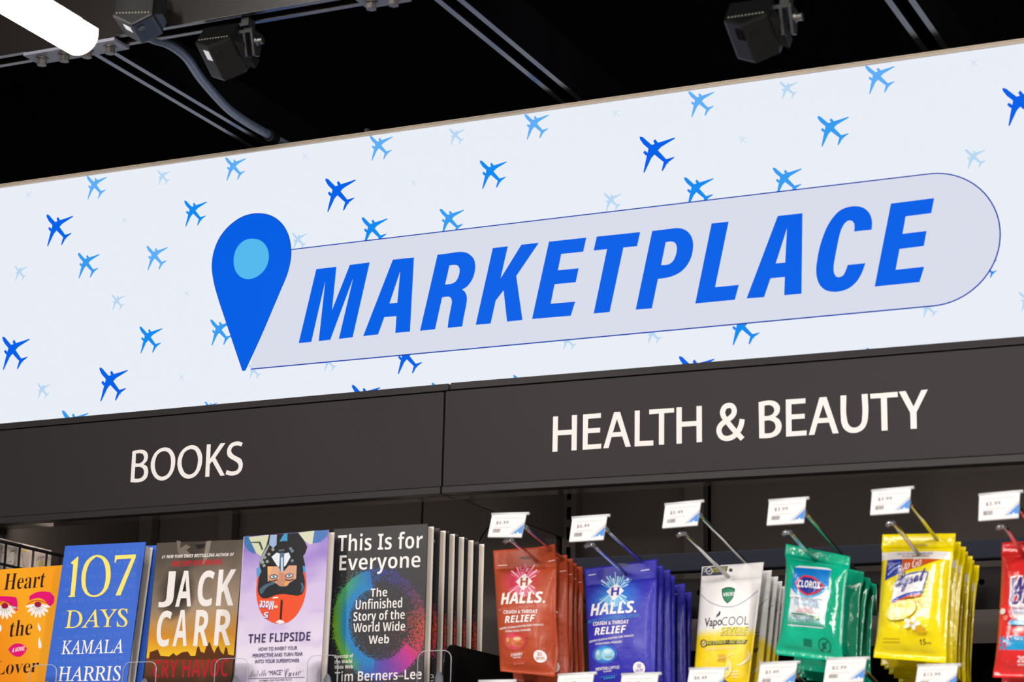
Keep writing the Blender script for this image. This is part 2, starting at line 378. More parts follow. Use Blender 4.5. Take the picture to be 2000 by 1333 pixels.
mbx.box((SX0, -.005, SZ1-.0052), (SX1, .13, SZ1)); mbx.box((SX0, -.0065, SZ1-.0012), (SX1, 0, SZ1+.0006)); mbx.box((SX0, -.0062, SZ1-.0036), (SX1, 0, SZ1-.0027))
mbx.build('top_frame', BRONZE, sign, origin=SO)
bx('back_box', (SX0, .012, SZ0+.012), (SX1, .128, SZ1-.006), BLACK, sign, .002, SO)
bx('bottom_frame', (SX0, .0035, SZ0+.002), (SX1, .011, SZ0+.012), BRONZE, sign, 0, SO)

# ------------------------------------------------------------------ category headers under the sign
def header(x0, x1, zt0, zt1, zb0, zb1, label, letters, seamtop):
    O = ((x0+x1)/2, 0, (zb0+zb1)/2)
    t = thing('category_header', label, 'sign', O, 'charcoal headers over the shelving')
    Y0 = -.012
    MB().prism([(x0, Y0, zb0), (x1, Y0, zb1), (x1, Y0, zt1), (x0, Y0, zt0)], (0, .018, 0)).build('header_panel', GREYM, t, .0012, O)
    MB().prism([(x0-seamtop[0], Y0-.003, zt0+.0012), (x1+seamtop[1], Y0-.003, zt1+.0012), (x1+seamtop[1], Y0-.001, zt1+.0128), (x0-seamtop[0], Y0-.001, zt0+.0128)], (0, .014, 0)).build('top_rail', RAILM, t, .001, O)
    MB().prism([(x0, Y0-.003, zb0-.012), (x1, Y0-.003, zb1-.012), (x1, Y0-.003, zb1-.0008), (x0, Y0-.003, zb0-.0008)], (0, .02, 0)).build('bottom_rail', RAILM, t, .001, O)
    MB().prism([(x0, Y0+.0175, zb0-.0125), (x1, Y0+.0175, zb1-.0125), (x1, Y0+.0175, zb1-.0105), (x0, Y0+.0175, zb0-.0105)], (0, .035, 0)).build('glossy_underside', mat('glossy_lightened_strip', (96, 88, 80), rough=.1, spec=.9, coat=.6), t, 0, O)  # base colour lightened to stand in for the beige reflection underneath
    s = Surf((x0, Y0, zb0), (x1, Y0, zb1), (x0, Y0, zt0), (x1, Y0, zt1), (0, -1, 0))
    a = Art(s, lift=.0004)
    letters(a); link('lettering', a.mesh('lettering', mat('white_vinyl', attr=True, rough=.5), O), t)
LW = (236, 232, 230)
def books_letters(a):
    a.M = K(240, 850, 8.333); a.layer = 1
    L = [([(125,770),(158,268),(230,250),(310,242),(370,262),(405,310),(410,360),(395,420),(340,480),(390,510),(412,570),(410,640),(385,705),(340,745),(280,768),(200,776)], [[(208,465),(215,305),(285,298),(325,310),(345,350),(343,395),(315,440),(270,465)], [(190,714),(203,525),(280,522),(325,545),(345,590),(342,640),(310,690),(260,714)]]),
     ([(685,205),(760,220),(815,275),(850,355),(855,440),(840,540),(800,635),(730,712),(625,745),(545,715),(490,645),(460,560),(455,480),(475,390),(520,300),(590,235)], [[(675,265),(730,280),(770,335),(785,420),(780,510),(755,600),(710,655),(635,685),(575,655),(535,580),(522,500),(535,400),(575,315),(620,280)]]),
     ([(1125,168),(1200,185),(1255,240),(1288,320),(1293,410),(1275,520),(1235,610),(1165,682),(1060,714),(980,685),(920,610),(893,520),(890,440),(912,345),(960,260),(1035,195)], [[(1110,232),(1170,250),(1208,310),(1224,390),(1215,490),(1190,570),(1145,625),(1075,650),(1015,620),(975,550),(958,470),(970,370),(1010,285),(1055,250)]]),
     ([(1952,130),(1900,110),(1840,110),(1770,135),(1720,190),(1697,270),(1710,345),(1760,390),(1830,430),(1875,470),(1885,510),(1870,560),(1820,592),(1755,595),(1692,572),(1673,640),(1720,657),(1790,662),(1860,645),(1920,595),(1950,520),(1950,450),(1920,390),(1860,355),(1800,320),(1770,280),(1768,235),(1800,190),(1850,173),(1900,178),(1930,190)], [])]
    for P, h in L: a.poly(P, LW, h, True, lay=1)
    a.poly([(1341,685),(1368,157),(1433,153),(1422,390),(1590,140),(1671,133),(1507,372),(1660,660),(1588,667),(1455,428),(1417,480),(1409,682)], LW, lay=1)
def health_letters(a):
    a.M = K(1060, 780, 11.106); P = lambda L, h=(), s=False: a.poly(L, LW, h, s, lay=1)
    P([(228,382),(335,376),(330,682),(635,665),(635,352),(748,345),(738,1112),(625,1118),(630,770),(328,790),(322,1140),(212,1146)])
    P([(878,335),(1265,305),(1262,408),(988,430),(982,640),(1250,622),(1245,725),(980,742),(975,990),(1275,970),(1268,1075),(868,1102)])
    P([(1315,1070),(1550,285),(1680,278),(1912,1032),(1800,1040),(1725,810),(1495,827),(1430,1065)], [[(1523,725),(1612,435),(1702,712)]])
    a.M = K(1240, 760, 6.667)
    P([(0,285),(65,282),(62,682),(242,672),(242,738),(-2,752)])
    P([(187,272),(512,250),(512,308),(383,318),(382,727),(313,730),(314,322),(188,334)])
    P([(542,243),(612,240),(612,430),(803,418),(803,226),(873,222),(875,692),(805,698),(803,484),(612,495),(612,712),(543,716)])
    a.stroke([(1398,395),(1390,450),(1368,515),(1330,575),(1270,628),(1195,648),(1130,625),(1097,560),(1105,500),(1150,445),(1230,390),(1280,340),(1295,280),(1270,228),(1222,217),(1170,240),(1143,300),(1148,335)], 68, LW, lay=1); a.stroke([(1146,325),(1160,365),(1210,435),(1290,535),(1405,655)], 68, LW, lay=2)
    P([(1612,175),(1690,158),(1770,152),(1840,172),(1885,225),(1888,285),(1870,330),(1830,365),(1880,400),(1910,460),(1905,530),(1870,590),(1800,630),(1720,643),(1620,645)], [[(1688,355),(1688,222),(1745,212),(1795,228),(1815,268),(1805,315),(1765,345),(1720,355)], [(1690,582),(1688,418),(1755,412),(1810,435),(1833,480),(1825,530),(1785,570),(1740,580)]], True)
    a.M = K(1540, 740, 6.667)
    P([(-35,273),(222,257),(222,322),(40,335),(40,468),(213,457),(213,520),(42,532),(43,688),(238,675),(238,740),(-30,757)])
    P([(265,737),(405,245),(495,238),(655,712),(578,718),(528,573),(380,582),(338,732)], [[(397,517),(452,340),(512,510)]])
    P([(677,222),(755,217),(762,520),(780,590),(820,632),(865,638),(915,620),(950,570),(960,500),(953,205),(1032,198),(1038,480),(1025,570),(985,650),(920,695),(850,710),(780,698),(720,650),(690,580),(682,500)], (), True)
    P([(1063,200),(1420,172),(1425,240),(1283,250),(1293,675),(1213,680),(1203,255),(1068,262)])
    P([(1437,170),(1525,162),(1630,365),(1730,150),(1815,143),(1668,440),(1672,652),(1592,656),(1585,445)])
header(-2.44, -1.535, 2.3157, 2.3190, 2.1587, 2.1640, 'charcoal header board reading BOOKS in white capitals', books_letters, (0, .0085))
header(-1.532, -.42, 2.3196, 2.3152, 2.1640, 2.1572, 'charcoal header board reading HEALTH & BEAUTY in white capitals', health_letters, (-.0095, 0))

# ------------------------------------------------------------------ shelving
def bay(x0, x1, label, parts):
    O = ((x0+x1)/2, .3, 1.0); t = thing('shelving_unit', label, 'shelving', O, 'dark metal shelving bays'); parts(t, O); return t
def upright(t, O, x, y=.47, w_=.03, slots=False):
    u = bx('upright', (x-w_/2, y-.012, .05), (x+w_/2, y+.012, 2.305), PANEL, t, .001, O)
    if not slots: return
    mb = MB()
    for k in range(14): mb.box((x-.0035, y-.0135, 1.79+k*.036), (x+.0035, y-.0118, 1.812+k*.036))
    mb.build('slot_strip', VOID, u, 0, O)
def bay_left(t, O):
    for a_, b_ in ((-2.44, -2.262), (-2.258, -1.832), (-1.828, -1.545)): bx('back_panel', (a_, .49, .05), (b_, .5, 2.305), PANEL, t, .001, O)
    bx('side_panel', (-2.452, -.005, 1.6), (-2.442, .49, 2.305), PANEL, t, .001, O)
    upright(t, O, -2.24); upright(t, O, -2.425); upright(t, O, -1.553, w_=.022)
    bx('top_panel', (-2.44, .03, 2.306), (-1.54, .49, 2.316), PANEL, t, 0, O)
    bx('shelf', (-2.44, -.125, SHZ-.022), (-1.54, .48, SHZ), PANEL, t, .002, O)
def bay_right(t, O):
    for a_, b_ in ((-1.515, -1.302), (-1.262, -.40)): bx('back_panel', (a_, .49, .05), (b_, .5, 2.305), PANEL, t, .001, O)
    bx('canopy_side', (-1.5335, .008, 2.154), (-1.5275, .49, 2.305), PANEL, t, .001, O)
    upright(t, O, -1.518, w_=.026, slots=True); upright(t, O, -1.282, w_=.036)
    bx('top_panel', (-1.525, .03, 2.306), (-.40, .49, 2.316), PANEL, t, 0, O)
    z1, z0 = at(1280, 1083, .1).z, at(1280, 1119, .1).z
    bx('hook_bar', (-1.405, .1, z0), (-.40, .125, z1), NAVY, t, .002, O)
    bx('hook_bar', (-1.405, .1, z0-.315), (-.40, .125, z1-.305), NAVY, t, .002, O)
    pg = bx('pegboard', (-1.405, .128, z0-.07), (-.40, .134, z0-.008), mat('dark_steel', (32, 29, 29), rough=.7, spec=.15), t, .001, O)
    for k in range(24):
        x = -1.39+k*.04; MB().tube([(x, .1275, z0-.03), (x, .1285, z0-.03)], .0045, 12).build('peg_hole', VOID, pg, 0, O)
    for x in (-1.395, -.42): bx('bar_bracket', (x-.012, .125, z0-.32), (x+.012, .47, z0-.01), PANEL, t, .001, O)
    bx('lower_panel', (-1.49, .3, 1.45), (-.40, .31, z0-.1), VOID, t, .001, O)
bay(-2.45, -1.54, 'dark shelving bay holding the books under the left header', bay_left)
bay(-1.53, -.40, 'dark shelving bay with hooks of packets under the right header', bay_right)

# ------------------------------------------------------------------ ceiling steelwork
SZ = 2.80; XY = -.472     # underside of the struts; centre line of the long one
def strut(name, a, b, label, h=.082, m=None):
    """open-bottomed channel 41 mm wide between two points at its underside centre line"""
    a, b = V(a), V(b); d = (b-a).normalized(); s_ = V((-d.y, d.x, 0))*.0205; th = s_.normalized()
    prof = [(-.0205, h), (.0205, h), (.0205, 0), (.0105, 0), (.0105, .007), (.0127, .007), (.0127, .0025), (.0180, .0025), (.0180, h-.0025), (-.0180, h-.0025), (-.0180, .0025), (-.0127, .0025), (-.0127, .007), (-.0105, .007), (-.0105, 0), (-.0205, 0)]
    o = MB().prism([a+th*p[0]+V((0, 0, p[1])) for p in prof], b-a).build(name, m or STRUT, None, .0006, tuple(a))
    return tag(o, label, 'strut', 'black ceiling struts')
RAILB = mat('warm_lit_strut', (24, 20, 18), rough=.27, spec=.8, bump=.03, bscale=300)  # same black strut; the lamp's warm light is put into its base colour
strut('strut_channel', (-2.9, XY, SZ), (.3, XY, SZ), 'long black strut channel running along the shop above the sign, carrying the sensor boxes', m=RAILB)
kx = 1.25/1.4
for xx, lb in ((-2.186, 'black cross strut beside the bent conduit, ending under the lamp'), (-1.5185, 'black cross strut with nothing mounted on it, above the middle of the sign'), (-.8425, 'black cross strut nearest the right end of the sign')):
    x = xx*kx+.0205; strut('strut_channel', (x, XY+.0215, SZ), (x, .74, SZ), lb)
def plate(px0, px1, label, nb):
    x0 = atZ(px0[0], px0[1], SZ-.002).x; x1 = atZ(px1[0], px1[1], SZ-.002).x
    O = ((x0+x1)/2, XY, SZ-.005); t = thing('splice_plate', label, 'bracket', O, 'bolted plates under the strut')
    MB().box((x0, XY-.0205, SZ-.0065), (x1, XY+.0205, SZ-.0012)).build('plate', mat('grey_primed_plate', (120, 122, 135), rough=.5), t, .001, O)
    for k in range(nb):
        x = x0+(x1-x0)*(k+.5)/nb
        mb = MB(); mb.tube([(x, XY, SZ-.0065), (x, XY, SZ-.0085)], .0105, 16, False); mb.tube([(x, XY, SZ-.0085), (x, XY, SZ-.018)], .0082, 6, False)
        mb.build('bolt', mat('dark_bolt', (96, 90, 88), rough=.4, metal=.7), t, .0006, O)
plate((60, 112), (238, 82), 'bolted joining plate partly hidden by the glowing lamp', 4)
plate((712, 8), (800, -6), 'bolted joining plate on the strut, second from the lamp', 2)

# tube lamp
lz = 2.765; e = atZ(158, 84, lz); LO = (e.x, e.y, lz)
lamp = thing('tube_lamp', 'glowing white linear lamp hanging below the ceiling strut', 'lamp', LO)
prof = [(-.031, .0), (-.031, -.012)]+[(.031*math.sin(t), -.012-.026*math.cos(t)) for t in (-math.pi/2+math.pi*k/16 for k in range(1, 16))]+[(.031, -.012), (.031, 0)]
MB().prism([(e.x+p[0], e.y, lz+.018+p[1]) for p in prof], (0, -1.25, 0)).build('diffuser', TUBE, lamp, .001, LO)
bx('lamp_body', (e.x-.016, e.y-1.24, lz+.018), (e.x+.016, e.y-.02, lz+.03), WHITE, lamp, .002, LO)
for yy in (-.25, -1.0): bx('hanger', (e.x-.006, e.y+yy-.006, lz+.03), (e.x+.006, e.y+yy+.006, 3.6), STRUT, lamp, 0, LO)

# sensor boxes
def sensor(M, label, win=None):
    t = thing('ceiling_sensor', label, 'camera', M.translation, 'black sensor boxes under the ceiling')
    w_, h_, H_, L_ = .0308, .0170, .040, .065
    def T(*p): return M@V(p)
    O = M.translation
    mb = MB(); mb.prism([T(-w_, 0, H_), T(-w_, 0, 0), T(0, 0, -h_), T(w_, 0, 0), T(w_, 0, H_)], T(0, L_, 0)-T(0, 0, 0)); mb.build('housing', mat('black_plastic', (11, 11, 12), rough=.42, bump=.04, bscale=1200), t, .0035, O)
    mb = MB(); mb.prism([T(w_-.001, .010, H_-.004), T(w_-.001, .010, .006), T(w_+.009, .022, .012), T(w_+.009, .022, H_-.008)], T(0, L_-.02, 0)-T(0, 0, 0)); mb.build('rear_cover', mat('black_plastic'), t, .001, O)
    mb = MB()
    for k in range(11):
        x = -w_+.007+k*.0048; mb.tube([T(x, -.0004, .0045), T(x, .0006, .0045)], .0014, 8)
    mb.build('vent_holes', mat('vent_mesh', (120, 118, 105), rough=.6), t, 0, O)
    nl = V((-h_, 0, -w_)).normalized()
    def onface(sgn, s0, s1, y0, y1, d):
        n = V((sgn*h_, 0, -w_)).normalized()
        def q(s_, y): return M@(V((sgn*w_*(1-s_), y, -h_*s_))+n*d)
        return [q(s0, y0), q(s1, y0), q(s1, y1), q(s0, y1)]
    for sgn, nm, mm in ((-1, 'sensor_window', win or LENS), (1, 'camera_lens', GLASSB)):
        P = onface(sgn, .50, .88, .010, .027, .0004)
        n = M.to_3x3()@V((sgn*h_, 0, -w_)).normalized()
        if sgn < 0: MB().prism(P, n*.0006).build(nm, mm, t, 0, O)
        else:
            c = sum(P, V())/4; MB().tube([c-n*.0006, c+n*.0006], .006, 20).build(nm, mm, t, 0, O)
    return t
def bracket(t, M, top, O):
    def T(*p): return M@V(p)
    a = T(.0335, .026, .030)
    mb = MB(); mb.prism([a+V((.004, -.016, .006)), a+V((.004, .016, .006)), a+V((.004, .010, -.026)), a+V((.004, -.004, -.03))], (.0045, 0, 0)); mb.prism([a+V((.017, -.016, .006)), a+V((.017, .016, .006)), a+V((.017, .010, -.026)), a+V((.017, -.004, -.03))], (.0045, 0, 0))
    mb.box(a+V((-.004, -.016, .004)), a+V((.0215, .016, .010)))
    if top > 3: mb.box(a+V((.004, -.010, .010)), a+V((.017, .010, top-a.z)))
    else: mb.box(a+V((.004, -.012, .010)), V((a.x+.017, XY+.012, a.z+.014))); mb.box(V((a.x+.004, XY-.008, a.z+.014)), V((a.x+.017, XY+.012, top)))
    mb.build('bracket', BLACK, t, .0008, O)
    MB().tube([a+V((.0215, -.002, -.006)), a+V((.0245, -.002, -.006)), a+V((.0246, -.002, -.006)), a+V((.033, -.002, -.006))], [.0075, .0075, .0055, .0055], 16, False).build('bolt', STEEL, t, .0004, O)
    MB().tube([T(w0, .026, .030) for w0 in (.030, .0375)], .005, 12).build('pivot', STEEL, t, 0, O)
def place(R3, T, k):
    M = Matrix(R3).to_4x4(); M.translation = CAM_O+(V(T)-CAM_O)*k
    return M
M1 = place(((.9997, -.0238, .0101), (.0141, .8281, .5605), (-.0217, -.5601, .8281)), (-1.744, -.4213, 2.8009), .97)
s1 = sensor(M1, 'black sensor box with a lit white window and side bracket, beside the bent conduit'); bracket(s1, M1, SZ, M1.translation)
M2 = place(((.999, .0193, .0408), (-.0385, .8376, .545), (-.0237, -.546, .8374)), (-.8832, -.4218, 2.7021), .97)
s2 = sensor(M2, 'black sensor box hanging alone above the right half of the sign', GLASSB); bracket(s2, M2, 3.6, M2.translation)
p = hit(258, 30, V((0, -.56, 0)), V((0, 1, 0)))
M3 = Matrix.Rotation(math.radians(19), 4, 'Z')@Matrix.Rotation(math.radians(-3), 4, 'X'); M3.translation = p
s3 = sensor(M3, 'black sensor box right beside the glowing lamp, cut by the top of the view')
bx('bracket', (p.x-.012, p.y+.02, p.z+.03), (p.x+.012, XY-.021, p.z+.055), BLACK, s3, .001, M3.translation)
bx('hanger', (p.x-.006, p.y+.05, p.z+.05), (p.x+.006, p.y+.062, 3.6), BLACK, s3, 0, M3.translation)

# conduit
cp = [(290, 72), (304, 78), (331, 87), (363, 111), (390, 150), (422, 188), (451, 217), (489, 243), (526, 264)]
P = spline([atZ(x, y, SZ+.003) for x, y in cp], 6)
cd_ = thing('conduit', 'bluish grey bent conduit beside the first cross strut', 'conduit', P[0])
MB().tube(P, .0075, 14).build('pipe', mat('painted_conduit', (96, 110, 130), rough=.35, vary=.5, bscale=120), cd_, 0, P[0])
d = (P[-1]-P[-3]).normalized(); MB().tube([P[-1]-d*.004, P[-1]+d*.018], .0115, 14).build('fitting', BLACK, cd_, .001, P[0])
MB().tube([P[-1]+d*.018, P[-1]+d*.1, V((P[-1].x+.02, .2, SZ+.011))], .007, 10).build('pipe', mat('painted_conduit'), cd_, 0, P[0])
# eye bolt on the sign's top edge
q = at(717, 256, .03); HO = (q.x, q.y, SZ1)
hb = thing('hanging_bolt', 'small steel bolt and clip standing on the top edge of the sign', 'bolt', HO)
MB().tube([(q.x, q.y, SZ1), (q.x, q.y, SZ1+.018)], .0028, 10).build('shank', STEEL, hb, 0, HO)
MB().tube([(q.x, q.y, SZ1+.011), (q.x, q.y, SZ1+.02)], .0055, 6, False).build('nut', mat('dark_bolt'), hb, .0005, HO)
MB().prism([(q.x+.008, q.y, SZ1+.0115), (q.x+.03, q.y, SZ1+.0095), (q.x+.03, q.y, SZ1), (q.x+.026, q.y, SZ1), (q.x+.022, q.y, SZ1+.006), (q.x+.008, q.y, SZ1+.009)], (0, .008, 0)).build('clip', WHITE, hb, .0005, HO)

# ------------------------------------------------------------------ books
def spread(s, u0, u1, v0, v1): return Surf(s.pt(u0, v0), s.pt(u1, v0), s.pt(u0, v1), s.pt(u1, v1), s.n)
def book(s, label, thick, art, cover_col, spine_left=True, group=None, hard=True, nu=1, nv=1, base=None, flatcol=False):
    """s: Surf of the front cover; thickness goes back along -n"""
    n = s.n; O = s.flat(.5, 0)-n*thick/2; O = V((O.x, O.y, O.z))
    t = thing('book', label, 'book', O, group)
    cv = .0022 if hard else .0006
    a = Art(s, lift=.000025); a.grid(nu, nv, base or (lambda u, v: cover_col), flatcol=flatcol)
    c0, c1, c2, c3 = (s.flat(*p) for p in ((0, 0), (1, 0), (1, 1), (0, 1))); b_ = [c-n*cv for c in (c0, c1, c2, c3)]; f_ = [c0, c1, c2, c3]
    for i in range(4): a.sheet([f_[i], f_[(i+1) % 4], b_[(i+1) % 4], b_[i]], cover_col)
    a.sheet(b_[::-1], (225, 220, 214))
    art(a)
    link('front_cover', a.mesh('front_cover', PAPER, O), t)
    q = [c-n*(thick-cv) for c in f_]; r = [c-n*thick for c in f_]
    a = Art(s); a.sheet(q, (225, 220, 214)); a.sheet(r[::-1], cover_col)
    for i in range(4): a.sheet([q[i], q[(i+1) % 4], r[(i+1) % 4], r[i]], cover_col)
    link('back_cover', a.mesh('back_cover', PAPER, O), t)
    a = Art(s); e = (c1-c0).normalized(); k = [c0-e*.0012, c0, c3, c3-e*.0012]
    for L in ([p for p in k], [p-n*thick for p in k][::-1]): a.sheet(L, cover_col)
    for i in range(4): a.sheet([k[i], k[(i+1) % 4], k[(i+1) % 4]-n*thick, k[i]-n*thick], cover_col)
    link('spine', a.mesh('spine', PAPER, O), t)
    ins = .003 if hard else .0004; d = (c3-c0).normalized()
    P = [c0+d*ins, c1-e*ins+d*ins, c2-e*ins-d*ins, c3-d*ins]
    MB().prism([p-n*cv for p in P], -n*(thick-2*cv)).build('page_block', PAGES, t, 0, O)
    return t
Z4, Z5, Z6, ZP = K(0, 960, 3.574), K(280, 960, 3.574), K(620, 960, 3.574), K(470, 1030, 6.347)

# orange novel
sO = rectsurf((-52, 1117), (122.5, 1104.5), .012, V((-2.0, -.055, 2.0)), normal(4, 9))
def art_orange(a):
    a.M = Z4; DK = (48, 16, 12); MG = (226, 2, 112); PE = (246, 238, 236)
    a.poly([(205,735),(240,712),(300,700),(350,705),(380,738),(372,785),(345,808),(318,770),(280,748),(235,752),(205,765)], MG, smooth=True)
    a.poly([(-70,760),(-20,738),(60,735),(115,742),(122,780),(120,838),(88,818),(50,775),(0,768),(-60,790)], MG, smooth=True)
    for cx_, cy_ in ((265, 795), (34, 805)):
        for k in range(8):
            t = math.radians(8+k*23.5); L = 62-abs(k-3.5)*2
            x, y = cx_+math.cos(t)*48, cy_+math.sin(t)*52
            a.ell(x, y, 40, 11, PE, 14, math.atan2(math.sin(t)*52, math.cos(t)*48), lay=2)
        a.layer = max(a.layer, 3); a.ell(cx_, cy_-4, 24, 20, (150, 8, 60)); a.stroke([(cx_-75, cy_-5), (cx_-30, cy_-28), (cx_+20, cy_-28), (cx_+70, cy_-10)], 5, (190, 20, 60))
    a.poly([(268,915),(276,938),(286,962),(280,982),(270,970),(264,940)], PE, smooth=True); a.poly([(274,1018),(283,1045),(291,1075),(287,1098),(270,1096),(266,1060)], PE, smooth=True)
    a.poly([(2,930),(12,950),(6,978),(-6,990),(-10,965)], PE, smooth=True)
    a.poly([(58,1105),(80,1080),(100,1068),(125,1064),(148,1067),(170,1080),(190,1100),(172,1130),(148,1152),(122,1157),(95,1148),(72,1128)], MG, smooth=True)
    a.text('A NOVEL', (82, 1128), (172, 1112), 30, PE, 'bi')
    a.text('Heart', (25, 692), (308, 672), 112, DK, 'sb', -.010); a.text('the', (62, 1020), (218, 1004), 112, DK, 'sb', -.010); a.text('Lover', (-42, 1286), (264, 1264), 96, DK, 'sb', -.010)
book(sO, 'orange novel with weeping pink eyes and dark serif title, first at the left end', .012, art_orange, (240, 150, 22), base=lambda u, v: mix((238, 138, 10), (248, 170, 28), .5*u+.5*v+.25*math.sin(7*u+5*v)), nu=12, nv=16, hard=False)

# blue book and the copy behind it
sB = rectsurf((128.7, 1066.9), (284.8, 1059.3), .030, V((-2.0, -.06, 2.0)), normal(8, 10.5))
def art_blue(a):
    a.M = Z4; YE = (250, 226, 108); WH = (246, 240, 236); FA = (78, 116, 212)
    n_ = 1
    for r in range(12):
        k = 11 if r == 0 else 9; s_ = ' '.join(str(n_+i) for i in range(k)); n_ += k
        a.text(s_, (472-r*10, 452+r*83.5), (968-r*11, 428+r*83.5), 27, FA, 'sb', -.012)
    a.poly([(495,500),(543,457),(549,460),(522,726),(526,738),(478,742),(480,733),(492,728),(512,512),(500,507)], YE)
    a.poly([(672,446),(720,455),(755,490),(773,560),(768,630),(745,690),(705,727),(650,740),(605,724),(578,682),(569,620),(579,545),(610,482)], YE, [[(672,458),(708,472),(730,512),(739,570),(734,640),(713,697),(682,722),(650,728),(621,713),(603,674),(598,620),(606,555),(634,492)]], smooth=True)
    a.poly([(804,449),(950,442),(948,462),(842,728),(808,730),(812,716),(918,470),(816,477),(807,500),(800,500)], YE)
    a.text('DAYS', (450, 960), (886, 948), 128, YE, 'si', .002, -.28); a.text('KAMALA', (426, 1140), (858, 1130), 96, WH, 'si', .004, -.28); a.text('HARRIS', (402, 1330), (838, 1324), 104, WH, 'si', .004, -.28)
bl = book(sB, 'blue book with large thin yellow numerals and white capitals, foremost copy', .030, art_blue, (48, 100, 206), group='blue books with yellow numerals')
b2 = copy_tree(bl); b2.location = bl.location+V((.004, .036, 0)); b2['label'] = 'blue book mostly hidden, only its edge showing behind the foremost blue copy'

# thriller
sJ = rectsurf((307.4, 1061.3), (475.9, 1054.6), .032, V((-2.0, -.10, 2.0)), normal(-2, 1.5))
def base_jack(u, v):
    t = 1-v; nz = noise.noise(V((u*4, v*6, 1)))*.5+noise.noise(V((u*11, v*15, 4)))*.3
    sky = mix((84, 76, 68), (168, 146, 124), (t-.02)*2.2+.35*(u-.55)+.3*nz)
    if t > .44: sky = mix(sky, (214, 140, 40), (t-.44)*5+.3*nz)
    if t > .62: sky = mix(sky, (250, 205, 40), (t-.62)*6+.3*nz)
    if t > .765: sky = mix((128, 72, 34), (52, 38, 30), (t-.765)*5+.6*nz)
    if t > .93: sky = mix(sky, (200, 110, 40), max(0, nz+.25))
    d = math.hypot((u-.42)/.2, (t-.04)/.16)       # dim figure behind the title
    if d < 1: sky = mix(sky, (58, 50, 46), .75*(1-d*d)+.5*max(0, nz))
    d = math.hypot((u-.27)/.24, (t-.34)/.2)
    if d < 1: sky = mix(sky, (46, 40, 36), (1-d*d)*.95+.6*nz)
    return sky
def art_jack(a):
    a.M = Z5; WH = (240, 234, 232); RD = (196, 30, 44)
    a.poly([(38,1175),(45,1125),(100,1105),(120,1150),(180,1155),(210,1130),(230,1150),(270,1125),(310,1120),(330,1150),(362,1150),(375,1095),(388,1080),(400,1120),(425,1130),(440,1085),(462,1050),(480,1100),(495,1130),(510,1095),(525,1080),(540,1120),(560,1140),(572,1090),(585,1095),(592,1140),(640,1150),(636,1180)], (92, 48, 22))
    a.poly([(232,345),(262,350),(255,400),(300,372),(330,390),(300,410),(330,440),(290,470),(240,430)], (120,108,98), smooth=True); a.poly([(360,375),(430,368),(425,395),(380,405)], (30, 26, 25), smooth=True); a.poly([(440,350),(474,345),(460,420),(430,500),(410,520),(425,440)], (140,128,116), smooth=True)
    a.text('#1 NEW YORK TIMES BESTSELLING AUTHOR OF', (128, 472), (632, 455), 25, WH, 'bi'); a.text('RED SKY MOURNING', (195, 528), (550, 514), 40, RD, 'bi', .004)
    for c_, x0, x1, y, h in (('J', 104, 205, 812, 250), ('A', 222, 332, 808, 250), ('C', 370, 480, 806, 250), ('K', 506, 628, 801, 252), ('C', 83, 180, 1088, 252), ('A', 203, 302, 1084, 252), ('R', 348, 452, 1083, 252), ('R', 490, 608, 1079, 252)):
        a.text(c_, (x0, y), (x1, y-(x1-x0)*.02), h, WH, 'b', .004)
    a.text('CRY HAVOC', (66, 1308), (588, 1294), 126, (182, 28, 46), 'b', -.01)
book(sJ, 'thriller with huge white block capitals over a burning dark landscape', .032, art_jack, (70, 62, 56), base=base_jack, nu=48, nv=70)

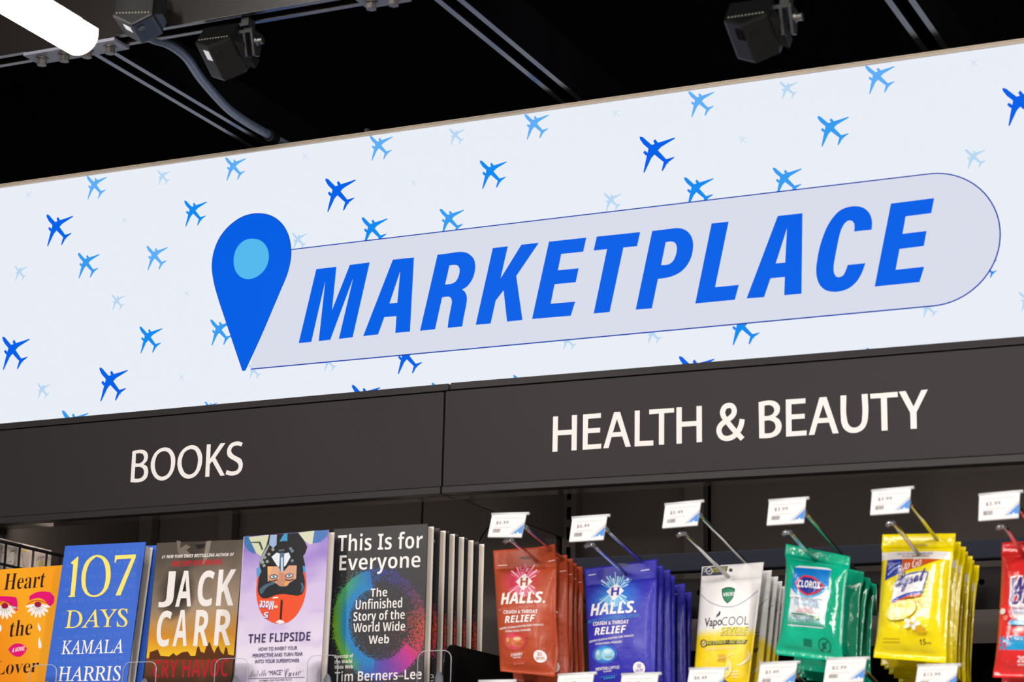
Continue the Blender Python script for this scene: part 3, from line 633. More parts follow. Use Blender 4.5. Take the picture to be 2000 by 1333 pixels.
# upside-down pilot
sF = rectsurf((477.3, 1049), (641.8, 1035.5), .020, V((-2.0, -.135, 2.0)), normal(0, 3.5))
def base_flip(u, v):
    t = 1-v; nz = noise.noise(V((u*2.2, v*9, 2)))*.6+noise.noise(V((u*6, v*16, 7)))*.4
    c = mix((140, 112, 196), (208, 190, 228), t*2.6+.5*nz); c = mix(c, (228, 218, 236), (t-.45)*3+.5*nz)
    return mix(c, (176, 148, 208), max(0, -nz*.9-.1) if t > .5 else 0)
def art_flip(a):
    a.M = ZP; OR = (232, 80, 38); BK = (30, 28, 32)
    a.poly([(45,116),(110,108),(190,335),(120,312),(62,255),(43,200)], (62, 112, 168)); a.poly([(100,128),(362,95),(352,210),(255,365),(192,318)], (204, 208, 176)); a.poly([(130,185),(240,180),(250,190),(280,280),(262,290),(225,200),(132,198)], (60,70,70))
    a.poly([(700,72),(918,45),(892,212),(858,216),(760,155)], (208, 212, 188)); a.poly([(916,45),(1092,38),(1076,110),(985,188),(890,204)], (74, 118, 184))
    a.poly([(352,96),(715,72),(790,170),(828,250),(800,330),(775,360),(800,470),(790,600),(700,640),(240,640),(235,440),(262,345),(320,230)], BK)
    a.poly([(240,420),(270,340),(345,215),(360,225),(300,350),(250,470)], (150,158,160)); a.poly([(368,100),(450,95),(446,222),(402,262),(352,212)], (152, 176, 212)); a.poly([(540,84),(580,80),(580,180),(556,172),(480,180),(500,150)], (64, 150, 200))
    for x, y in ((300, 380), (330, 430), (275, 440), (400, 280), (350, 340), (620, 270), (640, 300), (290, 480), (640, 420)): a.poly([(x-22,y-8),(x+8,y-24),(x+24,y+4),(x-6,y+22)], (150, 156, 150) if x < 500 else (110, 130, 150), lay=12)
    a.layer = 12
    a.poly([(200,705),(195,820),(214,950),(258,1070),(330,1150),(430,1196),(500,1200),(570,1190),(660,1130),(740,1020),(790,900),(815,750),(806,570),(780,560),(230,600),(206,640)], OR, smooth=True)
    a.poly([(196,520),(240,490),(262,560),(232,610),(200,620)], (90,150,200)); a.poly([(770,480),(800,490),(806,560),(780,560)], (80, 150, 205))
    a.poly([(220,690),(240,590),(300,500),(400,480),(690,470),(770,560),(796,660),(794,760),(768,830),(720,852),(640,846),(520,832),(420,850),(330,885),(268,884),(230,840)], (30, 33, 38), smooth=True)
    a.poly([(335,490),(470,488),(500,560),(545,540),(600,478),(697,478),(690,640),(610,690),(578,730),(545,738),(485,735),(430,690),(338,678)], (214, 160, 132)); a.poly([(470,560),(520,570),(560,600),(570,700),(545,735),(490,733),(440,690),(480,640)], (196,136,108), smooth=True)
    a.poly([(335,492),(390,490),(380,560),(340,600)], (235,176,110)); a.poly([(545,690),(575,680),(580,715),(550,722)], (240,170,70), smooth=True)
    for x, y in ((412, 618), (606, 606)):
        a.ell(x, y, 52, 30, (108, 66, 58), rot=-.1); a.ell(x, y, 38, 18, (226, 222, 222), rot=-.1); a.ell(x, y-2, 17, 18, (104, 168, 206)); a.ell(x, y-2, 7, 8, (30, 40, 60))
    a.stroke([(350,672),(410,672),(460,652)], 14, (60, 40, 36)); a.stroke([(555,652),(610,662),(660,648)], 14, (60, 40, 36))
    a.poly([(385,372),(450,318),(490,330),(482,492),(455,482)], (222, 230, 238)); a.poly([(545,330),(600,318),(622,372),(562,480),(530,500)], (222, 230, 238)); a.poly([(488,320),(542,320),(540,545),(505,560),(488,520)], (84, 110, 138)); a.poly([(505,380),(525,380),(525,555),(505,555)], (210, 226, 238)); a.poly([(475,282),(545,276),(545,300),(475,306)], (96, 100, 104))
    a.poly([(238,770),(300,720),(420,684),(440,700),(330,752),(270,835),(245,830)], (70, 98, 120), smooth=True); a.poly([(745,690),(775,700),(788,745),(770,800),(745,822),(762,750)], (74, 108, 136), smooth=True)
    a.poly([(398,890),(410,872),(470,868),(465,884)], (250, 240, 236)); a.stroke([(512,905),(508,1000),(498,1150)], 24, (40, 24, 24)); a.ell(440, 990, 26, 18, (250, 200, 170)); a.poly([(432,1180),(490,1150),(530,1165),(555,1190),(490,1208)], (240, 226, 232))
    a.text('Mace', (418, 922), (238, 918), -112, (60, 70, 190), 'bi', .02); a.text('Mace', (420, 918), (242, 915), -108, (250, 246, 250), 'bi')
    a.text('5', (352, 1062), (300, 1062), -72, (50, 60, 180), 'b', .02); a.text('5', (346, 1058), (296, 1058), -68, (250, 246, 250), 'b')
    a.M = Z5; PU = (58, 42, 92)
    a.text('THE FLIPSIDE', (733, 1063), (1166, 1044), 63, PU, 'b', -.006); a.text('HOW TO INVERT YOUR', (806, 1118), (1076, 1108), 26, PU, 'r', .008); a.text('PERSPECTIVE AND TURN FEAR', (765, 1163), (1114, 1150), 26, PU, 'r', .008); a.text('INTO YOUR SUPERPOWER', (782, 1204), (1091, 1196), 26, PU, 'r', .008)
    a.text('Michelle', (738, 1303), (862, 1292), 56, PU, 'sc', -.016); a.text('\u201cMACE\u201d', (872, 1288), (975, 1282), 34, PU, 'r'); a.text('Curran', (985, 1303), (1128, 1280), 62, PU, 'sc', -.016); a.stroke([(738, 1310), (1128, 1300)], 3, PU, curve=False); a.text('(FORMER USAF FIGHTER PILOT)', (808, 1336), (1040, 1328), 18, PU, 'r', .006)
fl = book(sF, 'lilac book with an upside-down pilot in an orange helmet', .020, art_flip, (206, 190, 226), base=base_flip, nu=40, nv=60, group=None)

# black book with a coloured ring, and five more behind it
sT = rectsurf((653.6, 1034), (835.4, 1023.8), .026, V((-1.65, -.09, 2.0)), normal(3, 1))
RC = [(0, (214, 70, 40)), (45, (96, 44, 140)), (80, (40, 60, 180)), (105, (24, 120, 196)), (130, (50, 160, 120)), (180, (128, 184, 40)), (225, (90, 170, 60)), (250, (40, 100, 190)), (285, (112, 60, 172)), (318, (204, 40, 150)), (340, (220, 60, 70)), (360, (214, 70, 40))]
def base_ring(u, v):
    px = Z6c(u, v); dx, dy = (px[0]-425)/315, -(px[1]-917)/368; r = math.hypot(dx, dy); t = math.degrees(math.atan2(dy, dx)) % 360
    bg = (44, 42, 44)
    inner = .66 if 95 < t < 260 else (.68 if t >= 260 and t < 330 else (.74 if t >= 330 or t < 20 else .9))
    if 110 < t < 250: inner = .66
    f = 0.
    if inner < r < 1: f = 1.1 if not (15 < t < 100) else .35
    e = min(abs(r-1), abs(r-inner))
    if r >= 1: f = .55*math.exp(-(r-1)/.045)
    elif r <= inner: f = .5*math.exp(-(inner-r)/.07)
    if (330 < t or t < 20) and inner < r < 1: f = .75-.5*(1-r)/.26
    if random.random() > f: return bg
    for (a0, k0), (a1, k1) in zip(RC, RC[1:]):
        if a0 <= t <= a1: c = mix(k0, k1, (t-a0)/(a1-a0)); break
    if 110 < t < 262: c = mix((20, 132, 205), c, (r-inner)/(1-inner)*1.6-.35)
    return mix(c, bg, random.random()*.22)
_o = sT.inv(*Z6(0, 0)); _x = sT.inv(*Z6(1000, 0)); _y = sT.inv(*Z6(0, 1000))
def Z6c(u, v):
    a, b, c, d = _x[0]-_o[0], _y[0]-_o[0], _x[1]-_o[1], _y[1]-_o[1]; D = a*d-b*c; p, q = u-_o[0], v-_o[1]
    return 1000*(d*p-b*q)/D, 1000*(a*q-c*p)/D
def art_ring(a):
    a.M = Z6; W_ = (242, 236, 234)
    T = lambda t, x0, y0, x1, y1, h: a.text(t, (x0, y0), (x1, y1), h, W_, 'b', -.010)
    T('This Is for', 140, 422, 733, 398, 120); T('Everyone', 150, 590, 716, 566, 140)
    T('The', 370, 740, 486, 734, 62); T('Unfinished', 266, 828, 590, 813, 72); T('Story of the', 250, 928, 608, 912, 86); T('World Wide', 250, 986, 611, 974, 66); T('Web', 357, 1068, 499, 1062, 62)
    T('Inventor of', 120, 1168, 249, 1162, 27); T('the World', 120, 1205, 241, 1200, 27); T('Wide Web', 120, 1243, 247, 1238, 27); T('Tim Berners\u2013Lee', 120, 1332, 727, 1312, 72)
tf = book(sT, 'black book with a speckled rainbow ring and white title, foremost copy', .026, art_ring, (44, 42, 44), base=base_ring, nu=150, nv=210, flatcol=True, group='black ring books in a receding row')
row = [.041, .074, .107, .141, .181]
where = ['black book right behind the foremost ring book, pale page edge showing', 'black book third from the front of its row, pale page edge showing', 'black book fourth from the front of its row, pale page edge showing', 'black book fifth from the front of its row, pale page edge showing', 'rearmost black book of its row, beside the red packets']
for k, dy in enumerate(row):
    c = copy_tree(tf); c.location = tf.location+V((.0, dy, 0)); c['label'] = where[k]

# shelf dividers and clear stops in front of the books
def divider(px, py, yf, label):
    P = at(px, py, yf); X = P.x; z1 = P.z; y0 = P.y
    prof = [(y0, SHZ), (y0, z1-.03)]+[(y0+.03*(1-math.cos(t)), z1-.03+.03*math.sin(t)) for t in (math.pi/2*k/8 for k in range(1, 9))]+[(.3, z1), (.3, SHZ)]
    o = MB().prism([(X, y, z) for y, z in prof], (.0025, 0, 0)).build('shelf_divider', mat('black_divider', (14, 12, 13), rough=.3), None, .0004, (X, y0, SHZ)); tag(o, label, 'divider', 'black shelf dividers')
def stop(x0, x1, ytop, label, yb=1352):
    Y = -.165; a, b = at(x0, yb, Y), at(x1, yb, Y); z1 = at((x0+x1)/2, ytop, Y).z; z0 = SHZ; r = .012; ex0, ex1 = a.x, b.x
    pr = [(ex0, z0), (ex1, z0), (ex1, z1-r)]+[(ex1-r+r*math.cos(t), z1-r+r*math.sin(t)) for t in (math.pi/2*k/6 for k in range(1, 6))]+[(ex1-r, z1), (ex0+r, z1)]+[(ex0+r-r*math.sin(t), z1-r+r*math.cos(t)) for t in (math.pi/2*k/6 for k in range(1, 6))]+[(ex0, z1-r)]
    O = ((ex0+ex1)/2, Y, z0); pr = [(x, max(z, z0)) for x, z in pr]; t = thing('shelf_stop', label, 'shelf stop', O, 'clear shelf stops in front of the books')
    MB().prism([(x, Y, z) for x, z in pr], (0, .0025, 0)).build('clear_tab', CLEAR, t, .0006, O)
    MB().tube([(x, Y+.0005, z) for x, z in pr[1:]+pr[:1]], .0006, 8).build('edge_glint', mat('edge_highlight', (226, 230, 240), rough=.1, trans=.35), t, 0, O)  # pale tube added as the bright glint along the tab's rim
    xm = (ex0+ex1)/2+.004; MB().tube([(xm, Y+.010, z0), (xm, Y+.010, z0+.008), (xm, Y+.010, z0+.016), (xm, Y+.010, z0+.021), (xm, Y+.010, z0+.024)], [.0065, .0065, .006, .004, .002], 14).build('clip', mat('clear_clip', (235, 240, 250), rough=.08, trans=.6), t, 0, O)
# ------------------------------------------------------------------ wire rack and magazines at the far left
XW = -2.395
vx = [-14, 12.4, 39, 65.6, 91.5, 117]
tops = [atX(x, 1057.7+(x-0)*.243, XW) for x in vx]; zt_ = atX(0, 1057.7, XW).z; O = (XW, tops[2].y, SHZ)
t = thing('wire_rack', 'black wire grid standing behind the orange novel', 'rack', O)
mb = MB()
for p_ in tops: mb.tube([(XW, p_.y, SHZ), (XW, p_.y, zt_+.003)], .0022, 8)
mb.build('upright_wires', BLACK, t, 0, O)
dz = zt_-atX(0, 1102, XW).z
for k in range(5): MB().tube([(XW, tops[0].y-.06, zt_-dz*k), (XW, .28, zt_-dz*k)], .0024 if k else .0030, 8).build('cross_wire', BLACK, t, 0, O)
mg = K(0, 1030, 13.33)
def magazine(xa, xb, ytop, label, art, X, col):
    s = pxsurf((xa, ytop+(xa)*.243), (xb, ytop+xb*.243), (xa-3, ytop+xa*.243+260), (xb-3, ytop+xb*.243+200), V((X, 0, 0)), V((1, 0, 0)))
    a_, b_ = s.q[2], s.q[3]; z1 = (a_.z+b_.z)/2
    s = Surf((X, a_.y, SHZ), (X, b_.y, SHZ), (X, a_.y, z1), (X, b_.y, z1), (1, 0, 0))
    O = (X, (a_.y+b_.y)/2, SHZ); a = Art(s, lift=.0002, map=mg)
    a.grid(10, 12, lambda u, v: mix(col, tuple(c*.82 for c in col), .5+.5*noise.noise(V((u*5, v*7, X*9)))))
    art(a)
    P = [s.flat(*q) for q in ((0, 0), (1, 0), (1, 1), (0, 1))]
    for i in range(4): a.sheet([P[i], P[(i+1) % 4], P[(i+1) % 4]-V((.004, 0, 0)), P[i]-V((.004, 0, 0))], (222, 216, 210))
    a.sheet([p-V((.004, 0, 0)) for p in P[::-1]], (222, 216, 210))
    o = link('magazine', a.mesh('magazine', PAPER, O), None, O); tag(o, label, 'magazine', 'magazines behind the wire grid')
def art_m1(a):
    G1, G2, G3 = (196, 180, 166), (252, 240, 230), (130, 112, 100)
    a.poly([(-60,400),(40,420),(60,520),(20,640),(-10,800),(0,1000),(-60,1100)], G1, smooth=True); a.ell(270, 720, 150, 260, G2); a.poly([(390,500),(440,540),(470,760),(430,1000),(380,980),(410,760)], G1, smooth=True)
    a.stroke([(250,660),(290,630),(340,622),(375,640)], 22, G3); a.stroke([(50,680),(80,660),(110,670)], 18, G3); a.stroke([(215,690),(225,760),(240,800)], 8, G1); a.stroke([(195,905),(240,910),(280,888)], 12, (150, 120, 108))
def art_m2(a):
    YL = (226, 208, 84)
    a.poly([(575,640),(600,560),(640,575),(690,590),(690,640)], YL); a.poly([(570,700),(590,690),(600,900),(640,1040),(600,1040)], (168,150,136)); a.stroke([(940,880),(1000,810),(1080,780),(1160,775)], 14, (150,132,120))
    for x in (975, 1010, 1050, 1090, 1130): a.stroke([(x+20, 885), (x+6, 940), (x-12, 1000)], 15, YL)
magazine(-60, 41, 1051.5, 'magazine with a pale grey portrait cover behind the wire grid', art_m1, -2.412, (242, 228, 216))
magazine(42, 101, 1051.5, 'magazine with a pale cover and yellow lettering behind the wire grid', art_m2, -2.412, (244, 222, 208))

stop(54, 107, 1300, 'clear plastic stop overlapping the orange novel and the blue book'); stop(238, 302, 1294, 'clear plastic stop between the blue book and the thriller'); stop(417, 481, 1287, 'clear plastic stop between the thriller and the lilac book'); stop(598, 657, 1281, 'clear plastic stop between the lilac book and the black ring book'); stop(814, 879, 1272, 'clear plastic stop in front of the page edges of the black ring book')
divider(100, 1282, -.085, 'black rounded divider between the orange novel and the blue book'); divider(289, 1274, -.08, 'black rounded divider between the blue book and the thriller'); divider(462, 1270, -.11, 'black rounded divider between the thriller and the lilac book'); divider(642, 1262, -.07, 'black rounded divider between the lilac book and the black ring book'); divider(866, 1256, -.118, 'long black divider right of the row of black books')

# ------------------------------------------------------------------ hooks with price tags
SL = math.radians(11); HD = V((0, math.cos(SL), -math.sin(SL)))
def card(a, price):
    """price ticket in its holder; a.M maps ticket units: 0..100 across, 0..80 down"""
    q = lambda *L: [(x/100, 1-y/80) for x, y in L]
    G = (120, 112, 108)
    a.uvpoly(q((60,80),(100,36),(100,80)), (92, 150, 224)); a.uvpoly(q((72,72),(78,66),(82,70),(87,62),(93,69),(97,66),(100,72),(100,80),(70,80)), (236, 240, 248)); a.uvpoly(q((55,79),(57,79),(100,32),(100,29)), (150, 146, 150)); a.uvpoly(q((0,72),(100,70),(100,80),(0,80)), (238, 234, 236))
    for x0, x1, y in ((14, 88, 15), (16, 62, 46)): 
        x = x0
        while x < x1: w_ = random.uniform(2, 6); a.uvpoly(q((x,y),(x+w_,y-.3),(x+w_,y+2),(x,y+2)), (196, 190, 190), lay=4); x += w_+1.4
    a.layer = 5; x = 12
    while x < 34: w_ = random.choice((.8, 1.2, 1.9)); a.uvpoly(q((x,52),(x+w_,52),(x+w_,65),(x,65)), (110, 104, 106), lay=6); x += w_+.9
    vs, fs = glyphs(price, 'r', .01, 0, 1.15); U = [((17+x*(36 if len(price) < 6 else 43))/100, 1-(38-y*13)/80) for x, y in vs]
    for f in fs:
        for k in range(1, len(f)-1): a.tri((U[f[0]], U[f[k]], U[f[k+1]]), G, a.lift*7)
def hook(tl, tr, bl, br, tip, price, label, Yl=-.24, lower=True):
    s = pxsurf(tl, tr, bl, br, at((tl[0]+tr[0])/2, (tl[1]+tr[1])/2, Yl), normal(0, 20))
    if tip: P = at(*tip, -.225)
    else: P = s.flat(.62, 0)+V((0, .012, -.012))
    L = (.097-P.y)/HD.y; B = P+HD*L; O = tuple(B)
    t = thing('peg_hook', label, 'hook', O, 'chrome hooks with white price tags')
    MB().tube([P+V((-.011, -.002, -.003)), P+V((-.006, -.003, .0005)), P, P+HD*.01, B], [.0036, .0036, .0032, .0032, .0032], 10).build('lower_wire', CHROME, t, 0, O)
    A = s.flat(.93, .52)+V((0, .006, 0)); E = A+HD*((.097-A.y)/HD.y)
    MB().tube([A, A+HD*.02, E], .0031, 10).build('tag_wire', CHROME, t, 0, O)
    bx('back_plate', (min(B.x, E.x)-.006, .0955, B.z-.012), (max(B.x, E.x)+.006, .0995, max(E.z, B.z)+.008), CHROME, t, .0006, O)
    F = [s.flat(*q) for q in ((0, 0), (1, 0), (1, 1), (0, 1))]
    h = MB().prism([p-s.n*.0006 for p in F], -s.n*.0018).build('tag_holder', WHITE, t, .0004, O)
    a = Art(s, lift=.00003); a.grid(1, 1, lambda u, v: (246, 240, 240)); card(a, price)
    link('price_ticket', a.mesh('price_ticket', PAPER, O), h)
    e = (F[2]-F[3]).normalized(); MB().tube([F[3]+s.n*-.001-e*.001, F[2]+s.n*-.001+e*.004], .0022, 12).build('hinge_roll', mat('clear_hinge', (250, 250, 252), rough=.15, trans=.25), h, 0, O)
    return P, B
H1 = hook((961.6,1004.5),(1028,1003),(952.4,1049.6),(1018,1050), (999,1056), '$6.99', 'chrome hook and price tag over the red packets, nearest the books')
H2 = hook((1118,1011.5),(1185.6,1007),(1111.5,1058.9),(1178,1054.7), (1158,1065), '$6.99', 'chrome hook and price tag over the blue packets')
H3 = hook((1299.6,985.7),(1369,979),(1293.4,1032.2),(1361.7,1026.6), (1338,1044), '$5.49', 'chrome hook and price tag over the white and yellow packets')
H4 = hook((1502.4,978.2),(1574.3,973),(1497.4,1026.6),(1569.6,1022), (1544,1041), '$3.99', 'chrome hook and price tag over the green wipes')
H5 = hook((1703.4,959),(1779,952.4),(1699.5,1006.6),(1775,1001.3), (1747,1023), '$3.99', 'chrome hook and price tag over the yellow wipes')
H6 = hook((1912.7,967),(1992,960),(1911,1018),(1989,1012), (1963,1030), '$3.99', 'chrome hook and price tag over the red wipes at the right edge')
for x0, y0, x1, y1, pr, lb in ((936,1331,1003,1330,'$5.99','price tag barely showing at the lower frame edge, between the books and the red packets'), (1090.7,1319,1160,1315,'$6.49','price tag in front of the bottom of the red packets'), (1215,1318,1286,1316,'$6.49','price tag in front of the bottom of the blue packets'), (1347,1307,1416,1306,'$6.49','price tag in front of the left foot of the white and yellow packet'), (1485.6,1296.6,1557,1293.5,'$3.49','price tag between the white and yellow packets and the green wipes'), (1615,1288,1692.5,1285.5,'$2.99','price tag in front of the bottom of the green wipes'), (1793,1301,1871,1299,'$12.99','price tag in front of the bottom of the yellow wipes')):
    hook((x0,y0),(x1,y1),(x0-7,y0+47),(x1-7,y1+47), None, pr, lb)

# ------------------------------------------------------------------ packets
RD_, BL_, VK_, CL_, LY_, WT_ = K(940, 1060, 4.881), K(920, 960, 3.574), K(1350, 1080, 5.267), K(1280, 960, 3.574), K(1640, 940, 3.392), K(1640, 940, 3.392)
def packet(name, label, cat, group, corners, hole, Y, tilt, puff, head, mate, base, art, crimp=False, sticker=None, nu=34, nv=52, seed=0, twist=None, yaw=0, foot=.05, pinch=0):
    O = at(*hole, Y); n = normal(yaw, tilt)
    rnd = random.Random(seed); W = [(rnd.uniform(4, 13), rnd.uniform(5, 17), rnd.uniform(0, 6.3), rnd.uniform(.3, 1)) for _ in range(7)]
    def env(u, v):
        x = max(0, 1-abs(2*u-1)**3.2); y = max(0, min(1, (v-foot)/(head-foot))) if head > foot else 0
        return x**.7, (max(0, 1-abs(2*y-1)**3.5))**.7
    def bul(u, v, k=1.):
        a_, b_ = env(u, v); z = puff*a_*b_*k
        wr = sum(w_*math.sin(p*u+q*v+f) for p, q, f, w_ in W)/4
        z += wr*(.0015*a_*b_+.0007*(v > head)*a_*.5)*(1 if k > 0 else .5)
        if twist: z += twist(u, v)
        if crimp and (v > 1-.045 or v < .04): z += .0006*math.sin(v*900)
        return z
    s = pxsurf(*corners, O, n, bul); t = thing(name, label, cat, O, group)
    sb = Surf(s.q[0], s.q[1], s.q[2], s.q[3], n, lambda u, v: bul(u, v)-puff*.75*env(u, v)[0]*env(u, v)[1]-.0008)
    if pinch:
        pf = lambda v: pinch*env(.5, v)[1] if v < head else 0
        s.pinch = pf; sb.pinch = pf
    def part(nm, v0, v1, rows, do_art):
        a = Art(s, seg=.006, lift=.00006); a.grid(nu, rows, base, 0, 1, v0, v1)
        if do_art: art(a)
        b = Art(sb); b.grid(nu, rows, lambda u, v: mix(base(u, v), (200, 200, 200), .12), 0, 1, v0, v1)
        k = len(a.v); a.v += b.v; a.f += [tuple(i+k for i in f[::-1]) for f in b.f]; a.c += b.c
        for i in range(nu):      # close the four edges
            for j in (0, rows):
                q = j*(nu+1)+i; a.f.append((q, q+1, q+1+k, q+k)); a.c.append([lin(base((i+.5)/nu, v0 if j == 0 else v1))]*4)
        for j in range(rows):
            for i in (0, nu):
                q = j*(nu+1)+i; a.f.append((q, q+nu+1, q+nu+1+k, q+k)); a.c.append([lin(base(i/nu, v0+(v1-v0)*(j+.5)/rows))]*4)
        link(nm, a.mesh(nm, mate, O, True), t)
    part('pouch', 0, head, nv, True); 
    if head < 1:
        hd = Art(s)
        global ART_HEAD
        a_ = art; part_art = ART_HEAD
        art = part_art if part_art else (lambda a: None); part('header_flap', head, 1, max(5, int(nv*(1-head))), True); art = a_
    if sticker:
        a = Art(s, seg=.006, lift=.0005); sticker(a); link('resealable_label', a.mesh('resealable_label', FILM, O, True), t)
    return t
ART_HEAD = None
def row_copies(t, gaps, labels, sy=.6, dx=.0015):
    for k, g in enumerate(gaps):
        c = copy_tree(t); r = random.Random(k*7+len(labels[0])); c.location = t.location+HD*g+V((dx*(k % 2), 0, -.0015*r.random())); c.scale = (1, sy, 1); c.rotation_euler = (math.radians(r.uniform(-1, 1)), math.radians(r.uniform(-.8, .8)), math.radians(r.uniform(-2, 2))); c['label'] = labels[k]

def lozenge_art(a, base, fx, pink, small, flavour, fl_col, drop, badge, mp):
    a.M = mp; WH = (248, 240, 238)
    for k in range(14):
        t = math.radians(-90+(k-6.5)*9.2) if k < 14 else 0
        for sg in (1, -1):
            c_, s_ = math.cos(t), math.sin(t)*sg; L = 158+30*math.sin(k*2.3); wd = .03+.018*(k % 3)
            x1, y1 = 432+L*math.cos(t+wd), 388+L*s_*1.0; x2, y2 = 432+L*math.cos(t-wd), 388+sg*L*math.sin(t-wd)
            a.poly([(432, 388), (432+L*math.cos(t+wd), 388+sg*L*math.sin(t+wd)), (x2, y2)], mix(pink, (255, 250, 250), .35+.4*(k % 2)), lay=1)
    a.layer = 2
    a.poly([(392,350),(432,303),(474,350),(449,350),(449,380),(417,380),(417,350)], WH); a.poly([(388,430),(476,430),(432,476)], WH); a.poly([(356,388),(402,343),(402,434)], WH); a.poly([(516,386),(472,343),(472,434)], WH); a.poly([(400,345),(474,345),(474,432),(400,432)], WH)
    a.text('H', (402, 432), (474, 430), 82, base, 'b', .01)
    a.text('HALLS', (212, 608), (616, 592), 110, WH, 'bi', .012); a.ell(624, 580, 10, 11, WH)
    a.text('MENTHOL \u2022 COUGH SUPPRESSANT/ORAL ANESTHETIC', (190, 672), (664, 632), 30, small, 'r', .012)
    a.text('COUGH & THROAT', (241, 698), (570, 690), 34, WH, 'b', .008); a.text('RELIEF', (254, 784), (550, 770), 66, WH, 'bi', .006)
    a.text('RELIEVES COUGHS & SOOTHES SORE THROATS', (198, 846), (614, 806), 18, WH, 'r', .02); a.text('COOLS NASAL PASSAGES', (262, 872), (508, 860), 18, WH, 'r', .02)
    for k in range(3): a.ell(350, 955, 120-25*k, 88-18*k, mix(base, pink, .3+.3*k), 26)
    a.ell(292, 962, 34, 48, mix(drop, (60, 20, 10), .15)); a.ell(286, 945, 14, 22, mix(drop, (255, 240, 220), .35)); a.ell(380, 960, 62, 54, drop); a.ell(378, 935, 36, 18, mix(drop, (255, 250, 240), .55)); a.ell(388, 985, 38, 14, mix(drop, (80, 30, 10), .2))
    a.text(flavour, (312 if len(flavour) < 8 else 262, 1102), (422 if len(flavour) < 8 else 480, 1090), 27, WH, 'b'); a.text('FLAVOR', (333, 1119), (406, 1113), 13, WH, 'r', .02)
    a.stroke([(290, 1160), (455, 1142)], 3, fl_col, curve=False)
    for k in range(5): a.ell(335+k*22, 1170-k*2, 8, 8, fl_col, 10)
    x, y = badge; a.ell(x, y, 52, 58, WH, 30); a.text('30', (x-16, y-2), (x+18, y-4), 36, base, 'r', .01); a.text('DROPS', (x-32, y+34), (x+34, y+28), 26, base, 'r', .012)
def slot(a, x, y, rx, ry, col): a.ell(x, y, rx, ry, col, 24)

# red packets
rb = (180, 72, 42)
pr_ = ((963,1076),(1089,1066),(977,1312),(1081,1322))
def base_red(u, v):
    c = mix(rb, (202, 88, 48), .35*noise.noise(V((u*3, v*4, 3)))+.15); d = math.hypot((u-.45)/.36, (v-.73)/.15); return mix((226, 40, 104), c, d)
def head_red(a):
    a.M = RD_; slot(a, 432, 148, 64, 16, (92, 26, 16)); a.text('TEAR', (160, 226), (250, 218), 13, (244, 220, 210), 'r', .03) if 0 else None
    a.stroke([(160,222),(250,216)], 8, (240, 210, 200), curve=False); a.stroke([(642,182),(708,172)], 8, (240, 210, 200), curve=False)
ART_HEAD = head_red
bendr = lambda u, v: .010*max(0, u-.7)/.3*max(0, v-.86)/.14-.014*max(0, (u-.75)/.25)*math.exp(-((v-.2)/.2)**2)
red = packet('lozenge_packet', 'front red packet with white lettering and pink rays, nearest the books', 'packet', 'red packets on the first hook', pr_, (1040, 1090), -.136, 4, .013, .83, FOIL, base_red, lambda a: lozenge_art(a, rb, 0, (232, 44, 112), (228, 130, 110), 'CHERRY', (236, 120, 110), (208, 104, 48), (580, 1098), RD_), seed=3, twist=bendr, foot=.03)
row_copies(red, (.042, .060, .080, .096), ['second red packet from the front, its right side showing', 'third red packet from the front of its hook', 'fourth red packet from the front of its hook', 'rearmost red packet on its hook, beside the blue ones'])
# blue packets
bb = (54, 50, 178)
BLm = lambda x, y: (1204.5+1.055*((940+x/4.881)-1028.5), 1157.8+1.055*((1060+y/4.881)-1139.5)-.03*(x-432)/4.881)
def base_bl(u, v):
    d = math.hypot((u-.44)/.42, (v-.70)/.20); return mix((40, 160, 232), bb, min(1, d*.95))
def head_bl(a):
    a.M = BL_; slot(a, 1040, 515, 60, 13, (22, 18, 90)); a.stroke([(820,588),(872,580)], 7, (216, 214, 240), curve=False); a.stroke([(1185,556),(1245,547)], 7, (216, 214, 240), curve=False)
ART_HEAD = head_bl
bl_ = packet('lozenge_packet', 'front deep blue packet with cyan burst and white lettering', 'packet', 'blue packets on the second hook', ((1141,1112),(1284,1092),(1152,1338),(1279,1338)), (1219, 1107), -.10, 5, .012, .84, FOIL, base_bl, lambda a: lozenge_art(a, bb, 0, (60, 190, 240), (70, 150, 220), 'MENTHO-LYPTUS', (70, 170, 236), (150, 214, 236), (655, 1092), BLm), seed=5, foot=.02)
row_copies(bl_, (.026, .05, .072, .112, .146), ['second deep blue packet from the front of its hook', 'third deep blue packet from the front of its hook', 'fourth deep blue packet from the front of its hook', 'fifth deep blue packet from the front of its hook', 'rearmost deep blue packet, beside the white and yellow ones'], .55)
